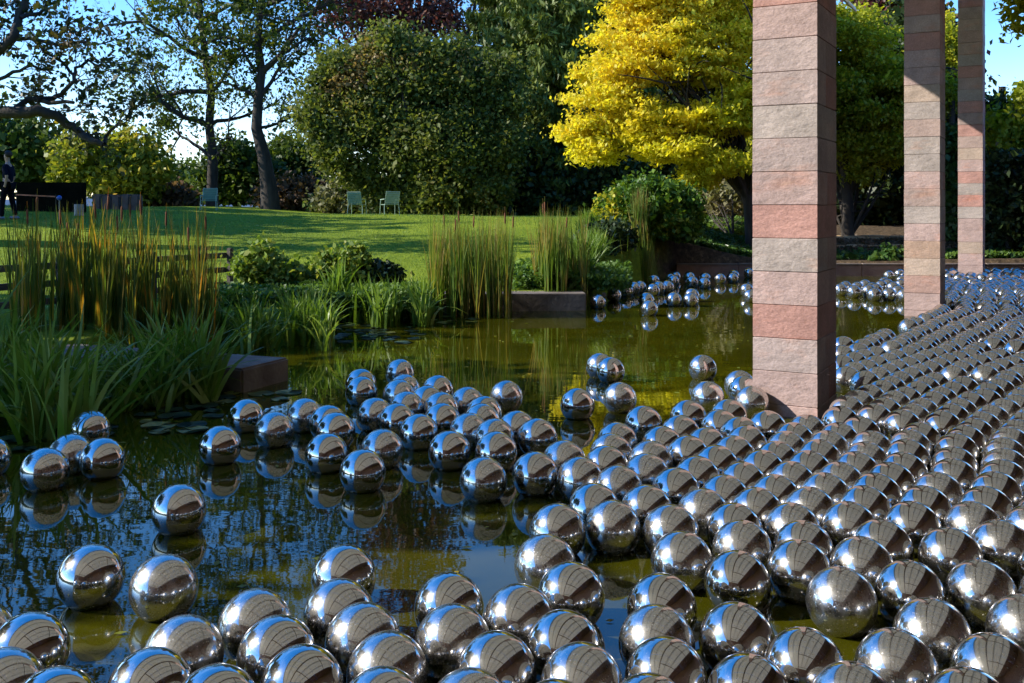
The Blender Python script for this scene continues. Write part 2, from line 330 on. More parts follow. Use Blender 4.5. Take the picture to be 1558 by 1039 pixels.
# ---------------------------------------------------------------- ground
POOL = [(-7.2, -3), (-6.6, 5), (-5.2, 7.6), (-4.6, 9.6), (-5.2, 11.2), (-4.4, 13.2), (-3.4, 15), (-2.6, 16.6), (-1.9, 17.85), (1.15, 18.0), (1.3, 18.35), (1.62, 19.7), (2.2, 21.2), (2.95, 23.5), (3.7, 25.2), (4.3, 26.7), (26, 26.7), (26, -3)]
PX = np.array(POOL)
def in_pool(X, Y):
    c = np.zeros(X.shape, bool); n = len(PX); j = n-1
    for i in range(n):
        xi, yi = PX[i]; xj, yj = PX[j]
        c ^= ((yi > Y) != (yj > Y)) & (X < (xj-xi)*(Y-yi)/((yj-yi) or 1e-9)+xi); j = i
    return c
def sm(t): t = np.clip(t, 0, 1); return t*t*(3-2*t)
def zfun(X, Y):
    X = np.asarray(X, float); Y = np.asarray(Y, float)
    A = 1.27-1.07*sm((X-2.5)/5)
    z = .27+A*(.45*sm((Y-17)/9)+.55*sm((Y-17)/19))+.34*sm((-X-6)/9)*sm((Y-19)/9)
    z += sm((X-4.2)/1.5)*(.40*sm((Y-27.7)/2.4)+.35*sm((Y-31.5)/3.5))
    z += .04*np.sin(X*.45+1)*np.sin(Y*.3)*sm((Y-18)/6)
    z -= np.clip(Y-50, 0, 90)*.07
    z -= np.clip(np.abs(X)-40, 0, 90)*.03
    return z
def zg(x, y): return float(zfun(x, y))
def axis(lo, hi, step, far):
    a = list(np.arange(lo, hi+1e-6, step)); s = step
    x = hi
    while x < far: s *= 1.35; x += s; a.append(x)
    x = lo; s = step
    while x > -far: s *= 1.35; x -= s; a.insert(0, x)
    return np.array(a)
xs = axis(-26, 26, .25, 4000); ys = axis(-4, 52, .25, 6000)
X, Y = np.meshgrid(xs, ys); Z = zfun(X, Y); Z[in_pool(X, Y)] = -.7
idx = np.arange(X.size).reshape(X.shape)
Fq = np.stack([idx[:-1, :-1], idx[:-1, 1:], idx[1:, 1:], idx[1:, :-1]], -1).reshape(-1, 4)
tag(obj_np('ground', np.stack([X, Y, Z], -1).reshape(-1, 3), Fq, M['lawn'], smooth=True), 'sunny mown lawn rising from the pond bank', None, None, 'structure')
bm = bmesh.new(); vs = [bm.verts.new((x, y, 0)) for x, y in ((-8.5, -4), (26.2, -4), (26.2, 26.8), (-8.5, 26.8))]; bm.faces.new(vs)
tag(obj_bm('water', bm, M['water']), 'dark green pond water mirroring the trees', None, None, 'structure')
# far hills, distance haze put into their blue colour
V = []; n = 160
for i in range(n+1):
    a = R(-70)+R(140)*i/n; d = 3200; h = 38+22*noise.noise(Vector((i*.11, 3, 0)))+9*noise.noise(Vector((i*.5, 9, 0)))
    V += [(d*math.sin(a), d*math.cos(a), -60), (d*1.02*math.sin(a), d*1.02*math.cos(a), h), (d*1.3*math.sin(a), d*1.3*math.cos(a), -60)]
Fh = []
for i in range(n): a = i*3; Fh += [(a, a+3, a+4, a+1), (a+1, a+4, a+5, a+2)]
tag(obj_np('hills', np.array(V), Fh, M['hill'], smooth=True), None, None, None, 'structure')

# ---------------------------------------------------------------- pond edges
def coping(name, label, cat, pts, width, z0, z1, mat, group=None):
    bm = bmesh.new()
    for (ax, ay), (bx, by) in zip(pts, pts[1:]):
        d = Vector((bx-ax, by-ay, 0)); L = d.length; k = max(1, round(L/1.6)); ang = math.atan2(d.y, d.x)
        for i in range(k):
            c = Vector((ax, ay, (z0+z1)/2))+d*((i+.5)/k); c.z += random.uniform(-.004, .004)
            nrm = Vector((-d.y, d.x, 0)).normalized()
            box(bm, c+nrm*(width/2), (L/k-.008, width, z1-z0), ang, .012)
    return tag(obj_bm(name, bm, mat), label, cat, group)
coping('pond_coping', 'grey brown stone edge of the pond below the middle cattails', 'stone edge', [(-2.2, 17.52), (1.32, 17.66)], .62, -.6, .31, M['slab'])  # darker stone than the other edges, shade of the front put into its tone
coping('pond_coping', 'low stone edge running back behind the far steel balls', 'stone edge', [(1.2, 18.0), (1.6, 19.7), (2.18, 21.2), (2.93, 23.5), (3.68, 25.2), (4.28, 26.6)], .3, -.6, .08, M['coping'])
coping('pond_coping', 'long reddish stone edge along the far end of the pond', 'stone edge', [(4.4, 26.6), (11, 26.6), (26, 26.6)], .45, -.6, .3, M['redcop'])
coping('coping_cap', 'pale flat capstones on the far pond edge', 'stone edge', [(4.4, 26.57), (11, 26.57), (26, 26.57)], .52, .301, .345, M['coping'])
# stone slab pier on the left
bm = bmesh.new(); u = Vector((-.93, .368, 0)).normalized(); v = Vector((.368, .93, 0)).normalized(); ang = math.atan2(u.y, u.x)
A = Vector((-2.66, 9.83, 0))
for i in range(4):
    c = A+u*(.75*(i+.5)+.0)+v*.4; c.z = -.05
    box(bm, c, (.742, .8, .58), ang, .02)
tag(obj_bm('stone_pier', bm, M['slab']), 'low flat topped stone pier jutting into the pond from the left', 'pier')
# fence of three rails
t = thing('rail_fence', 'dark three rail wooden fence behind the left cattails', 'fence', (-7.6, 14.2, .27))
fa, fb = Vector((-8.7, 12.0, 0)), Vector((-5.36, 18.7, 0)); fd = (fb-fa).normalized()
for z in (.40, .67, .94):
    bm = bmesh.new(); c = (fa+fb)/2; c.z = z
    box(bm, c, ((fb-fa).length, .06, .10), math.atan2(fd.y, fd.x), .008); obj_bm('rail', bm, M['wood'], t)
for k in range(5):
    bm = bmesh.new(); c = fa.lerp(fb, k/4)+Vector((fd.y, -fd.x, 0))*.085; c.z = .5
    box(bm, c, (.09, .10, 1.15), math.atan2(fd.y, fd.x), .01); obj_bm('post', bm, M['wood'], t)

# ---------------------------------------------------------------- pavilion: columns, roof, walls behind the camera
D = Vector((4.514, 8.04, 0)).normalized(); NR = Vector((D.y, -D.x, 0))       # along the colonnade, and towards the building
C1 = Vector((2.146, 8.86, 0))
K = 1.3
CP = {'pr': (.36, .235, .20), 'p': (.36, .27, .255), 'gp': (.34, .285, .275), 'g': (.31, .285, .265), 'r': (.36, .19, .16), 'b': (.31, .24, .215), 't': (.37, .30, .24), 's': (.37, .26, .19)}
CP = {k_: tuple(np.array(v_)*.76+np.array((.345, .265, .25))*.24) for k_, v_ in CP.items()}
def column(base, cols, label, side=None):
    """cols: stone kinds from the waterline up; courses .293 m high, the lowest cut by the water"""
    CW, CD, CH = .556, .80, .2925
    t = thing('stone_column', label, 'column', base, 'square stone columns of the colonnade')
    me = bpy.data.meshes.new('shaft'); V = []; Fc = []; C = []
    z = -.6+.02; ang_u = NR; k = 0; zt = base.z-.7
    def quadbox(x0, x1, y0, y1, z0, z1, col):
        b0 = len(V); g = .009
        corners = [(x0, y0), (x1, y0), (x1, y1), (x0, y1)]
        for zz, ins in ((z0, g), (z0+.005, 0), (z1-.005, 0), (z1, g)):
            for (x, y), (sx, sy) in zip(corners, ((1, 1), (-1, 1), (-1, -1), (1, -1))):
                p = NR*(x+sx*ins)+D*(y+sy*ins); V.append((p.x, p.y, zz))
        for L in range(3):
            for j in range(4):
                a = b0+L*4+j; b_ = b0+L*4+(j+1) % 4; Fc.append((a, b_, b_+4, a+4)); C.append(col)
        Fc.append((b0+12, b0+13, b0+14, b0+15)); C.append(col); Fc.append((b0+3, b0+2, b0+1, b0)); C.append(col)
    z = .10-CH*3; i = -3
    while z < 7.1:
        kind = cols[max(0, min(i, len(cols)-1))] if i < len(cols) else random.choice('p gp g b r pr'.split())
        c0 = np.array(CP[kind])*K*random.uniform(.93, 1.07); e = random.uniform(0, .006)
        if i % 3 == 2: quadbox(-e, CW+e, -e, CD+e, z, z+CH-.002, tuple(c0))
        else:
            s = CD*random.choice((.42, .5, .58)); k2 = random.choice('p g b r gp'.split()); c2 = np.array(CP[k2])*K*random.uniform(.85, 1)
            quadbox(-e, CW+e, -e, s-.0015, z, z+CH-.002, tuple(c0)); quadbox(-e*.5, CW+e*.4, s+.0015, CD+e, z, z+CH-.002, tuple(c2))
        z += CH; i += 1
    me.from_pydata(V, [], Fc); me.materials.append(M['stone'])
    ca = me.color_attributes.new('Col', 'FLOAT_COLOR', 'CORNER')
    for p in me.polygons:
        for l in p.loop_indices: ca.data[l].color = (*C[p.index], 1)
    me.update(); link(bpy.data.objects.new('shaft', me), t)
    return t
column(C1, 'p gp r p g r p gp g gp gp p r pr'.split(), 'nearest pink and grey stone column, rising from the packed steel balls')
column(C1+Vector((4.514, 8.04, 0)), 'p pr t s p g b p g g b g t p p r b r p'.split(), 'middle stone column with a slanting roof shadow near its top')
column(C1+Vector((9.028, 16.08, 0)), 'p p t p p g r g r p t b r b r g b r'.split(), 'farthest and thinnest stone column, standing by the far pond edge')
column(C1-Vector((9.028, 16.08, 0)), 'p gp r p g r p gp'.split(), 'stone column behind the photographer, out of the picture')
# roof: slab edge 4 m out over the pond
rt = thing('pavilion_roof', 'broad pale roof spreading over the colonnade and pond', 'roof', (0, 0, 7.15))
def pt(along, across, z): p = C1+D*along+NR*across; return Vector((p.x, p.y, z))
ang = math.atan2(D.y, D.x); a0, a1, c0, c1 = -27, 18.2, -4.05, 10.5
bm = bmesh.new(); na, nc = 19, 7
c_ = lambda j: c0+(c1-c0)*(j+.5)/nc
for i in range(na):
    for j in range(nc):
        c = pt(a0+(a1-a0)*(i+.5)/na, c0+(c1-c0)*(j+.5)/nc, 7.31)
        if c_(j) < 5.6: box(bm, c, ((a1-a0)/na-.05, (c1-c0)/nc-.05, .06), ang)
obj_bm('ceiling_panels', bm, M['roof'], rt)
bm = bmesh.new()
for i in range(na):
    for j in range(nc):
        if c_(j) >= 5.6: box(bm, pt(a0+(a1-a0)*(i+.5)/na, c_(j), 7.25), ((a1-a0)/na-.05, (c1-c0)/nc-.05, .12), ang)
obj_bm('soffit_panels', bm, M['wallp'], rt)
bm = bmesh.new()
for j in range(nc+1): box(bm, pt((a0+a1)/2, c0+(c1-c0)*j/nc, 7.42), (a1-a0, .07, .14), ang)
obj_bm('purlins', bm, M['beam'], rt)
bm = bmesh.new(); box(bm, pt((a0+a1)/2, c0-.06, 7.4), (a1-a0, .12, .5), ang, .01); obj_bm('fascia', bm, M['white'], rt)
for k, al in enumerate(np.arange(-27.4, 18, 9.22)):
    bm = bmesh.new(); box(bm, pt(al+9.22*.5+.4 if False else al+.15, (c0+c1)/2+2.2, 7.2), (.22, c1-c0-4.6, .16), ang); obj_bm('cross_beam', bm, M['beam'], rt)
bm = bmesh.new(); box(bm, pt((a0+a1)/2, .28, 7.2), (a1-a0-.4, .3, .14), ang); obj_bm('eaves_beam', bm, M['beam'], rt)
e1 = at(1302, 16, 26.1); e0 = e1-D*4.2
bm = bmesh.new(); bar(bm, e0+Vector((0, 0, .05)), e1, .055, 8, .035); bar(bm, e0+Vector((-.05, 0, .16)), e1+Vector((-.02, 0, .06)), .03); obj_bm('outrigger', bm, M['white'], rt)
# building wall right of the balls, and glass front behind the photographer
def facade(name, label, p, q, h, bays):
    t = thing(name, label, 'building', (p.x, p.y, 0)); d = (q-p); L = d.length; an = math.atan2(d.y, d.x); n_ = Vector((-d.y, d.x, 0)).normalized()
    bm = bmesh.new(); box(bm, (p+q)/2+Vector((0, 0, h/2)), (L, .5, h), an); obj_bm('wall', bm, M['wallp'], t)
    for k in range(bays):
        c = p+d*((k+.5)/bays)+n_*.27
        bm = bmesh.new(); box(bm, c+Vector((0, 0, 1.9)), (L/bays*.62, .06, 3.2), an); f = obj_bm('window', bm, M['glass'], t)
        bm = bmesh.new()
        for s in (-.5, -.17, .17, .5): box(bm, c+d.normalized()*(s*L/bays*.62)+n_*.05+Vector((0, 0, 1.9)), (.07, .06, 3.3), an)
        for s in (.27, 3.53): box(bm, c+n_*.052+Vector((0, 0, s)), (L/bays*.62+.07, .055, .08), an)
        obj_bm('frame', bm, M['white'], f, loc=t.location)
facade('museum_wing', 'red stone wall with tall windows beyond the ball field, out of the picture', pt(28, 10.2, 0), pt(-26, 10.2, 0), 7.15, 9)
p = pt(-20, 9.5, 0); q = pt(-20, -8, 0)
facade('museum_building', 'glass and stone building front behind the photographer, out of the picture', pt(-20, 9.9, 0), pt(-20, -3, 0), 6.8, 3)
bm = bmesh.new(); box(bm, (6, -9, .1), (44, 20, .5)); tag(obj_bm('terrace', bm, M['terrace']), None, None, None, 'structure')
# ---------------------------------------------------------------- steel balls
BALLS = [-3.26,7.70,-3.06,6.90,-2.78,6.76,-3.05,6.50,-1.89,5.65,-3.60,6.84,-2.18,8.17,-2.10,7.16,-1.83,7.67,-1.70,8.17,-1.46,7.90,-1.35,7.62,-1.29,6.93,-0.97,6.47,-1.47,9.69,-1.40,9.26,-1.16,10.33,-1.01,9.39,-1.03,9.09,-0.69,9.30,-0.75,8.80,-0.90,8.50,-0.60,8.46,-0.56,7.99,-1.13,8.21,-0.92,7.98,-0.71,7.59,-0.39,8.72,-0.05,9.03,-0.23,8.32,-0.24,7.97,-0.33,7.61,-0.92,7.05,-0.13,7.38,-0.44,7.01,-0.11,6.97,0.04,7.71,-0.18,6.26,0.19,7.42,0.57,8.66,0.97,8.94,0.35,6.69,0.77,7.28,0.69,6.93,0.62,6.56,0.15,6.38,0.43,6.27,0.65,6.06,0.95,10.77,1.04,10.48,2.04,10.65,1.04,7.88,1.77,9.01,2.20,9.62,2.17,9.30,1.44,8.13,1.78,8.17,1.27,7.51,1.62,7.75,1.08,7.16,1.39,7.12,1.71,7.47,0.93,6.69,1.21,6.83,1.53,6.85,0.86,6.36,1.35,6.57,1.69,7.17,1.17,6.28,2.11,8.75,1.57,18.12,2.01,19.60,2.37,20.58,2.60,21.21,2.77,21.55,2.94,20.73,3.33,23.39,2.50,18.49,2.33,16.89,3.15,21.36,3.37,21.57,3.81,23.89,4.08,24.89,3.01,18.49,3.51,19.41,3.32,18.49,3.79,23.39,4.37,24.53,4.16,23.00,4.70,24.22,4.37,22.62,5.02,24.01,5.63,25.25,5.37,24.22,6.21,26.07,4.89,20.73,4.62,19.27,6.78,21.26,6.84,20.73,7.19,21.49,7.36,21.24,6.94,20.22,7.73,21.83,7.61,21.07,7.30,20.38,7.57,20.73,7.12,19.57,8.02,21.64,9.53,25.18,10.01,25.71,8.30,22.03,8.13,21.26,8.60,22.03,7.83,20.22,7.63,19.39,7.42,19.60,9.12,23.28,8.45,22.63,-1.95,4.61,-1.57,4.49,-1.86,3.83,-1.81,3.53,-1.55,3.37,-1.26,3.82,-1.28,3.52,-2.14,3.96,-1.01,3.39,-0.78,4.62,-1.05,4.07,-0.90,3.81,-0.73,4.20,-0.59,3.94,-0.75,3.55,-0.46,3.67,-0.44,3.37,-0.72,3.25,-0.27,4.27,0.26,4.39,-0.23,3.91,0.03,4.12,-0.06,3.67,0.20,3.87,0.25,3.57,-0.14,3.37,0.14,3.29,0.47,5.67,0.76,5.64,0.99,6.01,0.24,5.26,0.54,5.33,0.84,5.26,0.16,4.78,0.82,4.81,0.64,4.25,1.03,4.55,0.57,3.92,0.89,3.94,0.56,3.62,1.09,3.71,0.83,3.49,0.46,3.32,1.35,4.68,1.43,4.32,1.76,4.41,2.09,4.42,1.66,4.72,1.68,3.98,1.42,3.68,1.77,3.66,2.08,4.03,1.55,3.37,1.17,3.42,1.97,7.67,2.23,7.53,2.60,7.87,2.06,7.26,1.93,6.99,1.78,6.70,1.62,6.43,1.42,6.12,1.25,5.84,1.07,5.56,2.39,7.27,2.23,7.01,2.08,6.73,1.92,6.43,1.73,6.15,1.55,5.85,1.37,5.57,1.18,5.28,2.63,7.51,2.53,7.00,2.38,6.68,2.22,6.41,2.03,6.15,1.85,5.87,1.67,5.58,1.49,5.29,1.15,4.97,1.46,4.99,1.80,5.31,1.99,5.61,2.15,5.87,2.33,6.12,2.82,7.05,2.68,6.74,2.52,6.40,3.10,6.94,2.91,6.55,2.76,6.22,2.52,5.89,2.32,5.59,2.14,5.32,1.86,5.00,2.14,4.86,3.21,6.48,3.07,6.19,2.87,5.90,2.67,5.60,2.47,5.31,2.47,4.99,3.00,7.30,3.37,6.81,2.76,5.27]
BR, BZ = .1497, .113
px = lambda x, y, Z: (x-CX)/F
foot = [(C1+Vector((4.514, 8.04, 0))*k+NR*.278+D*.4) for k in (-1, 0, 1, 2)]
def clear_col(x, y, m=.16):
    for c in foot:
        d = Vector((x, y, 0))-Vector((c.x, c.y, 0))
        if abs(d.dot(NR)) < .278+m and abs(d.dot(D)) < .4+m: return False
    return True
P = [tuple(BALLS[i:i+2]) for i in range(0, len(BALLS), 2)]
nd = len(P)
# the packed raft behind the digitised front: a loose hexagonal raft with the drift and gaps of floating balls
def inraft(x, y):
    u = CX+F*x/y; yt = YH+F*(EYE-.26)/y      # where it shows, only used to bound the raft
    if y > 26.35 or x > y*.57+1.5: return False
    if y < 7.6: return (u > 1250 and y > 5.0) or (y > 3.3 and u > 1545)
    lim = np.interp(y, [7.5, 9.2, 11.8, 12.6, 13.4, 15.2, 16.2, 17.2, 18.5, 26.4], [1285, 1290, 1262, 1300, 1372, 1388, 1400, 1436, 1430, 1432])
    return u > lim
for r in range(-12, 110):
    y = 3.4+r*.262
    for c in range(-25, 75):
        x = 1.0+c*.302+(.151 if r % 2 else 0)
        wx = .16*noise.noise(Vector((x*.45, y*.45, 0)))+.04*random.uniform(-1, 1); wy = .16*noise.noise(Vector((x*.45, y*.45, 7)))+.04*random.uniform(-1, 1)
        ra = R(-7+9*noise.noise(Vector((x*.12, y*.12, 3)))); X_, Y_ = x*math.cos(ra)-(y-8)*math.sin(ra)+wx, 8+x*math.sin(ra)+(y-8)*math.cos(ra)+wy
        if not inraft(X_, Y_) or not clear_col(X_, Y_): continue
        if random.random() < .04 or noise.noise(Vector((X_*1.1, Y_*1.1, 20))) > .47: continue
        P.append((X_, Y_))
Q = np.array(P); fixed = np.zeros(len(Q), bool); fixed[:nd] = True
# drop raft balls that fall on digitised ones, then push overlapping neighbours apart
dd = np.hypot(Q[nd:, None, 0]-Q[None, :nd, 0], Q[nd:, None, 1]-Q[None, :nd, 1]).min(1)
Q = np.concatenate([Q[:nd], Q[nd:][dd > .24]]); fixed = np.arange(len(Q)) < nd
cells = None
for it in range(45):
    D2x = Q[:, None, 0]-Q[None, :, 0]; D2y = Q[:, None, 1]-Q[None, :, 1]; d = np.hypot(D2x, D2y); np.fill_diagonal(d, 9)
    o = np.clip(.3-d, 0, None)/d*.42
    mv = np.stack([(D2x*o).sum(1), (D2y*o).sum(1)], 1); mv[fixed] *= .05; Q = Q+mv
okc = np.array([fixed[i] or (clear_col(Q[i, 0], Q[i, 1], .13) and Q[i, 1] < 26.42) for i in range(len(Q))])
Q = Q[okc]; fixed = fixed[okc]
D2x = Q[:, None, 0]-Q[None, :, 0]; D2y = Q[:, None, 1]-Q[None, :, 1]; d = np.hypot(D2x, D2y); np.fill_diagonal(d, 9)
bad = np.triu(d < .27).any(0) & ~fixed; Q = Q[~bad]
print('balls', len(Q))
U = CX+F*Q[:, 0]/Q[:, 1]
vis = (U > -60) & (U < 1620)
order = sorted(range(len(Q)), key=lambda i: (not vis[i], Q[i, 1])); near = order[:300]; rest = order[300:]
def sphere_mesh(name, seg, ring, mat, seam=True):
    bm = bmesh.new(); bmesh.ops.create_uvsphere(bm, u_segments=seg, v_segments=ring, radius=BR)
    me = bpy.data.meshes.new(name); bm.to_mesh(me); bm.free(); me.materials.append(mat)
    for p in me.polygons: p.use_smooth = True
    return me
sm1 = sphere_mesh('ball_shell', 64, 32, M['steel']); sm2 = sphere_mesh('ball_shell_dusty', 64, 32, M['steel2'])
UNIQ = {  # balls one can point to: photo pixel of the ball's top -> label
 (271, 734): 'lone steel ball on dark water, midway between the left trio and the two front ones',
 (138, 827): 'left one of the two big steel balls floating side by side at the lower left',
 (248, 841): 'right one of the two big steel balls floating side by side at the lower left',
 (139, 623): 'steel ball at the back of the small left group, nearest the iris leaves',
 (108, 658): 'half hidden steel ball between the two front ones of the left group',
 (156, 666): 'right hand steel ball of the small group at the far left',
 (69, 680): 'left front steel ball of the small group at the far left',
 (-18, 662): 'steel ball cut off by the left edge, level with the left group',
 (335, 646): 'steel ball just below the stone pier, with open dark water to its left',
 (374, 606): 'steel ball floating right under the corner of the stone pier',
 (417, 625): 'steel ball right of the pier with its full mirror image in the water below',
 (464, 606): 'steel ball touching the back of the pair right of the pier',
 (609, 545): 'rearmost steel ball of the middle cluster, alone at its top',
 (549, 560): 'rear ball of the overlapping pair at the upper left of the middle cluster',
 (549, 571): 'front ball of the overlapping pair at the upper left of the middle cluster',
 (770, 578): 'solitary steel ball at the right rear of the middle cluster',
 (878, 589): 'lone steel ball left of its twin on the open green water',
 (943, 581): 'lone steel ball right of its twin on the open green water',
 (913, 536): 'rear ball of the pair touching on the green water in mid pond',
 (927, 541): 'front ball of the pair touching on the green water in mid pond',
 (1069, 538): 'single steel ball on green water left of the nearest column',
 (1076, 579): 'steel ball reflecting the column, just in front of the single one left of it',
 (978, 616): 'steel ball at the tip of the raft, beside the open green water',
 (552, 681): 'steel ball at the front left of the middle cluster, sitting low over black water',
 (496, 657): 'steel ball left of the front left ball of the middle cluster',
 (736, 694): 'large steel ball at the front of the middle cluster with its mirror image below',
 (816, 686): 'steel ball with a star of sunlight, right of the front of the middle cluster',
 (848, 765): 'sun glinting steel ball at the upper left tip of the near right raft',
 (934, 759): 'steel ball with a round sun glare above an open patch of green water',
 (522, 826): 'steel ball on top of the lower middle group, with a small sun star',
 (391, 897): 'left rear steel ball of the lower middle group, next to dark water',
 (682, 868): 'steel ball with a big sun star at the edge of the blue water patch',
 (1281, 861): 'big dark steel ball surrounded by a gap of green water at the lower right',
 (1123, 834): 'steel ball with green water in front of it, lower centre right',
 (39, 930): 'large steel ball at the lower left edge, below the blue water',
 (280, 932): 'right hand steel ball of the bottom left row, beside the leaf shaded water',
 (910, 447): 'far steel ball at the left end of the distant cluster, against the stone edge',
 (934, 437): 'far steel ball second from the left end of the distant cluster'}
keys = list(UNIQ)
used = set(); lab = {}
for k in keys:
    best = min(near+rest, key=lambda i: (CX+F*Q[i, 0]/Q[i, 1]-k[0])**2+(YH+F*(EYE-BZ-BR*.98)/Q[i, 1]-k[1])**2)
    if best not in used: used.add(best); lab[best] = UNIQ[k]
def zone(x, y):
    u = CX+F*x/y; v = YH+F*(EYE-BZ)/y
    if v > 985: return ('mirror polished steel ball cut by the bottom edge of the picture', 'steel balls along the bottom edge')
    if u < 960 and v > 850: return ('shiny steel ball packed in the lower middle group beside the blue water', 'steel balls of the lower middle group')
    if u < 330: return ('shiny steel ball in the cluster at the bottom left corner', 'steel balls of the bottom left corner')
    if v > 850: return ('big dark mirrored steel ball packed in the front rows at lower right', 'steel balls of the lower right front rows')
    if u < 810: return ('steel ball crowded in the middle cluster on the open pond', 'steel balls of the middle cluster')
    if y > 17 and u < 1160: return ('small far steel ball in the cluster left of the columns by the far bank', 'far steel balls left of the columns')
    if y > 15 and u < 1385: return ('small far steel ball in the row between the nearest and middle columns', 'far steel balls between the columns')
    if u < 1150 and v > 700: return ('glaring sunlit steel ball on the left flank of the packed raft', 'steel balls on the left flank of the raft')
    if u < 1150: return ('steel ball in the raft just left of the nearest column', 'steel balls left of the nearest column')
    if v > 690: return ('steel ball packed in the raft in front of the nearest column', 'steel balls in front of the nearest column')
    return ('steel ball packed in the dense raft right of the nearest column', 'steel balls right of the nearest column')
for i in near:
    x, y = Q[i]; o = bpy.data.objects.new('steel_ball', sm2 if random.random() < .5 else sm1); link(o)
    o.location = (x, y, BZ+random.uniform(-.005, .005)); o.rotation_euler = (random.uniform(-.3, .3), random.uniform(-.3, .3), random.uniform(0, 6.28))
    l, g = zone(x, y)
    if i in lab: l = lab[i]
    tag(o, l, 'steel ball', g)
bm = bmesh.new(); bmesh.ops.create_icosphere(bm, subdivisions=3, radius=BR); bm.verts.ensure_lookup_table()
sv = np.array([v.co[:] for v in bm.verts]); sf = np.array([[v.index for v in f.verts] for f in bm.faces]); bm.free()
rq = Q[rest]; off = np.stack([rq[:, 0], rq[:, 1], np.full(len(rq), BZ)+rng.uniform(-.006, .006, len(rq))], 1)
V = (sv[None]+off[:, None]).reshape(-1, 3); Fs = (sf[None]+(np.arange(len(rq))*len(sv))[:, None, None]).reshape(-1, 3)
tag(obj_np('far_steel_balls', V, Fs, M['steel2'], smooth=True), 'mass of small far steel balls covering the pond up to its far edge', 'steel balls', None, 'stuff')

# ---------------------------------------------------------------- lily pads
def pad_mesh(mat):
    bm = bmesh.new(); n = 18; c = bm.verts.new((0, 0, .004)); ring = []
    for i in range(n+1):
        a = .16+(2*math.pi-.32)*i/n; r = .13*(1+.05*math.sin(5*a)); ring.append(bm.verts.new((r*math.cos(a), r*math.sin(a), .008+.004*math.sin(3*a))))
    for i in range(n): bm.faces.new((c, ring[i], ring[i+1]))
    bmesh.ops.solidify(bm, geom=bm.faces[:], thickness=.003)
    me = bpy.data.meshes.new('pad'); bm.to_mesh(me); bm.free(); me.materials.append(mat); return me
pm = [pad_mesh(M['lily']), pad_mesh(M['lilyy'])]
def pads(n, x0, x1, y0, y1, yel, label, group):
    done = []
    for _ in range(n*6):
        u, v = random.uniform(x0, x1), random.uniform(y0, y1); Yd = F*EYE/(v-YH); x = (u-CX)/F*Yd
        if not bool(in_pool(np.array(x), np.array(Yd))) or any(math.hypot(x-a, Yd-b) < .21 for a, b in done): continue
        if min(np.hypot(Q[:, 0]-x, Q[:, 1]-Yd)) < .3: continue
        done.append((x, Yd)); o = bpy.data.objects.new('lily_pad', pm[random.random() < yel]); link(o)
        s = random.uniform(.6, 1.15); o.location = (x, Yd, .003); o.scale = (s, s, 1); o.rotation_euler = (0, 0, random.uniform(0, 6.3))
        tag(o, label, 'lily pad', group)
        if len(done) >= n: break
pads(46, 430, 640, 486, 522, .12, 'flat dark lily pad on the water below the middle iris bed', 'lily pads below the middle iris bed')
pads(10, 590, 740, 479, 492, .9, 'yellowish lily pad by the foot of the middle cattails', 'lily pads by the middle cattails')
pads(22, 215, 345, 612, 660, .5, 'small lily pad floating in front of the left iris clump', 'lily pads before the left iris clump')
pads(7, 340, 446, 598, 612, .6, 'small lily pad under the face of the stone pier', 'lily pads under the pier')
pads(8, 0, 190, 650, 700, .1, 'dark lily pad between the left balls and the iris leaves', 'lily pads by the left balls')

# ---------------------------------------------------------------- blades: cattails and irises
def blades(name, roots, hmin, hmax, wd, lean, mat, parent, curl=.15, seg=4):
    n = len(roots); h = rng.uniform(hmin, hmax, n); a = rng.uniform(0, 2*np.pi, n); l = np.abs(rng.normal(0, lean, n))
    fa = rng.uniform(0, np.pi, n); cu = np.abs(rng.normal(0, curl, n))
    V = np.zeros((n, (seg+1)*2, 3))
    for s in range(seg+1):
        t = s/seg; out = (l*t+cu*t**2.6)*h; z = h*(t-cu*.9*t**3)
        cx = roots[:, 0]+np.cos(a)*out; cy = roots[:, 1]+np.sin(a)*out; ww = wd*(1-t**2.2*.93)*.5
        V[:, 2*s] = np.stack([cx-np.cos(fa)*ww, cy-np.sin(fa)*ww, roots[:, 2]+z], 1); V[:, 2*s+1] = np.stack([cx+np.cos(fa)*ww, cy+np.sin(fa)*ww, roots[:, 2]+z], 1)
    b = (np.arange(n)*(seg+1)*2)[:, None, None]; q = np.array([[2*s, 2*s+1, 2*s+3, 2*s+2] for s in range(seg)])[None]
    return obj_np(name, V.reshape(-1, 3), (b+q).reshape(-1, 4), mat, parent)
def roots(x0, x1, Y0, Y1, n, z=None, clump=0):
    Yd = rng.uniform(Y0, Y1, n); u = rng.uniform(x0, x1, n)
    if clump:
        cu = rng.uniform(x0, x1, clump); ci = rng.integers(0, clump, n); u = cu[ci]+rng.normal(0, (x1-x0)/clump*.55, n)
        cy = rng.uniform(Y0, Y1, clump); Yd = cy[ci]+rng.normal(0, .12, n)
    x = (u-CX)/F*Yd
    zz = np.where(in_pool(x, Yd), -.05, zfun(x, Yd)-.02) if z is None else np.full(n, z)
    return np.stack([x, Yd, zz], 1)
def offpond(rr):
    k = ~in_pool(rr[:, 0]-.12, rr[:, 1]) & (np.hypot(rr[:, None, 0]-Q[None, :, 0], rr[:, None, 1]-Q[None, :, 1]).min(1) > .2)
    return rr[k]
def clearview(rr):
    ub = CX+F*Q[:, 0]/Q[:, 1]; ur = CX+F*rr[:, 0]/rr[:, 1]
    hid = ((np.abs(ur[:, None]-ub[None]) < 42) & (rr[:, None, 1] < Q[None, :, 1]+.12) & (Q[None, :, 1]-rr[:, None, 1] < 2.5)).any(1)
    return rr[~hid]
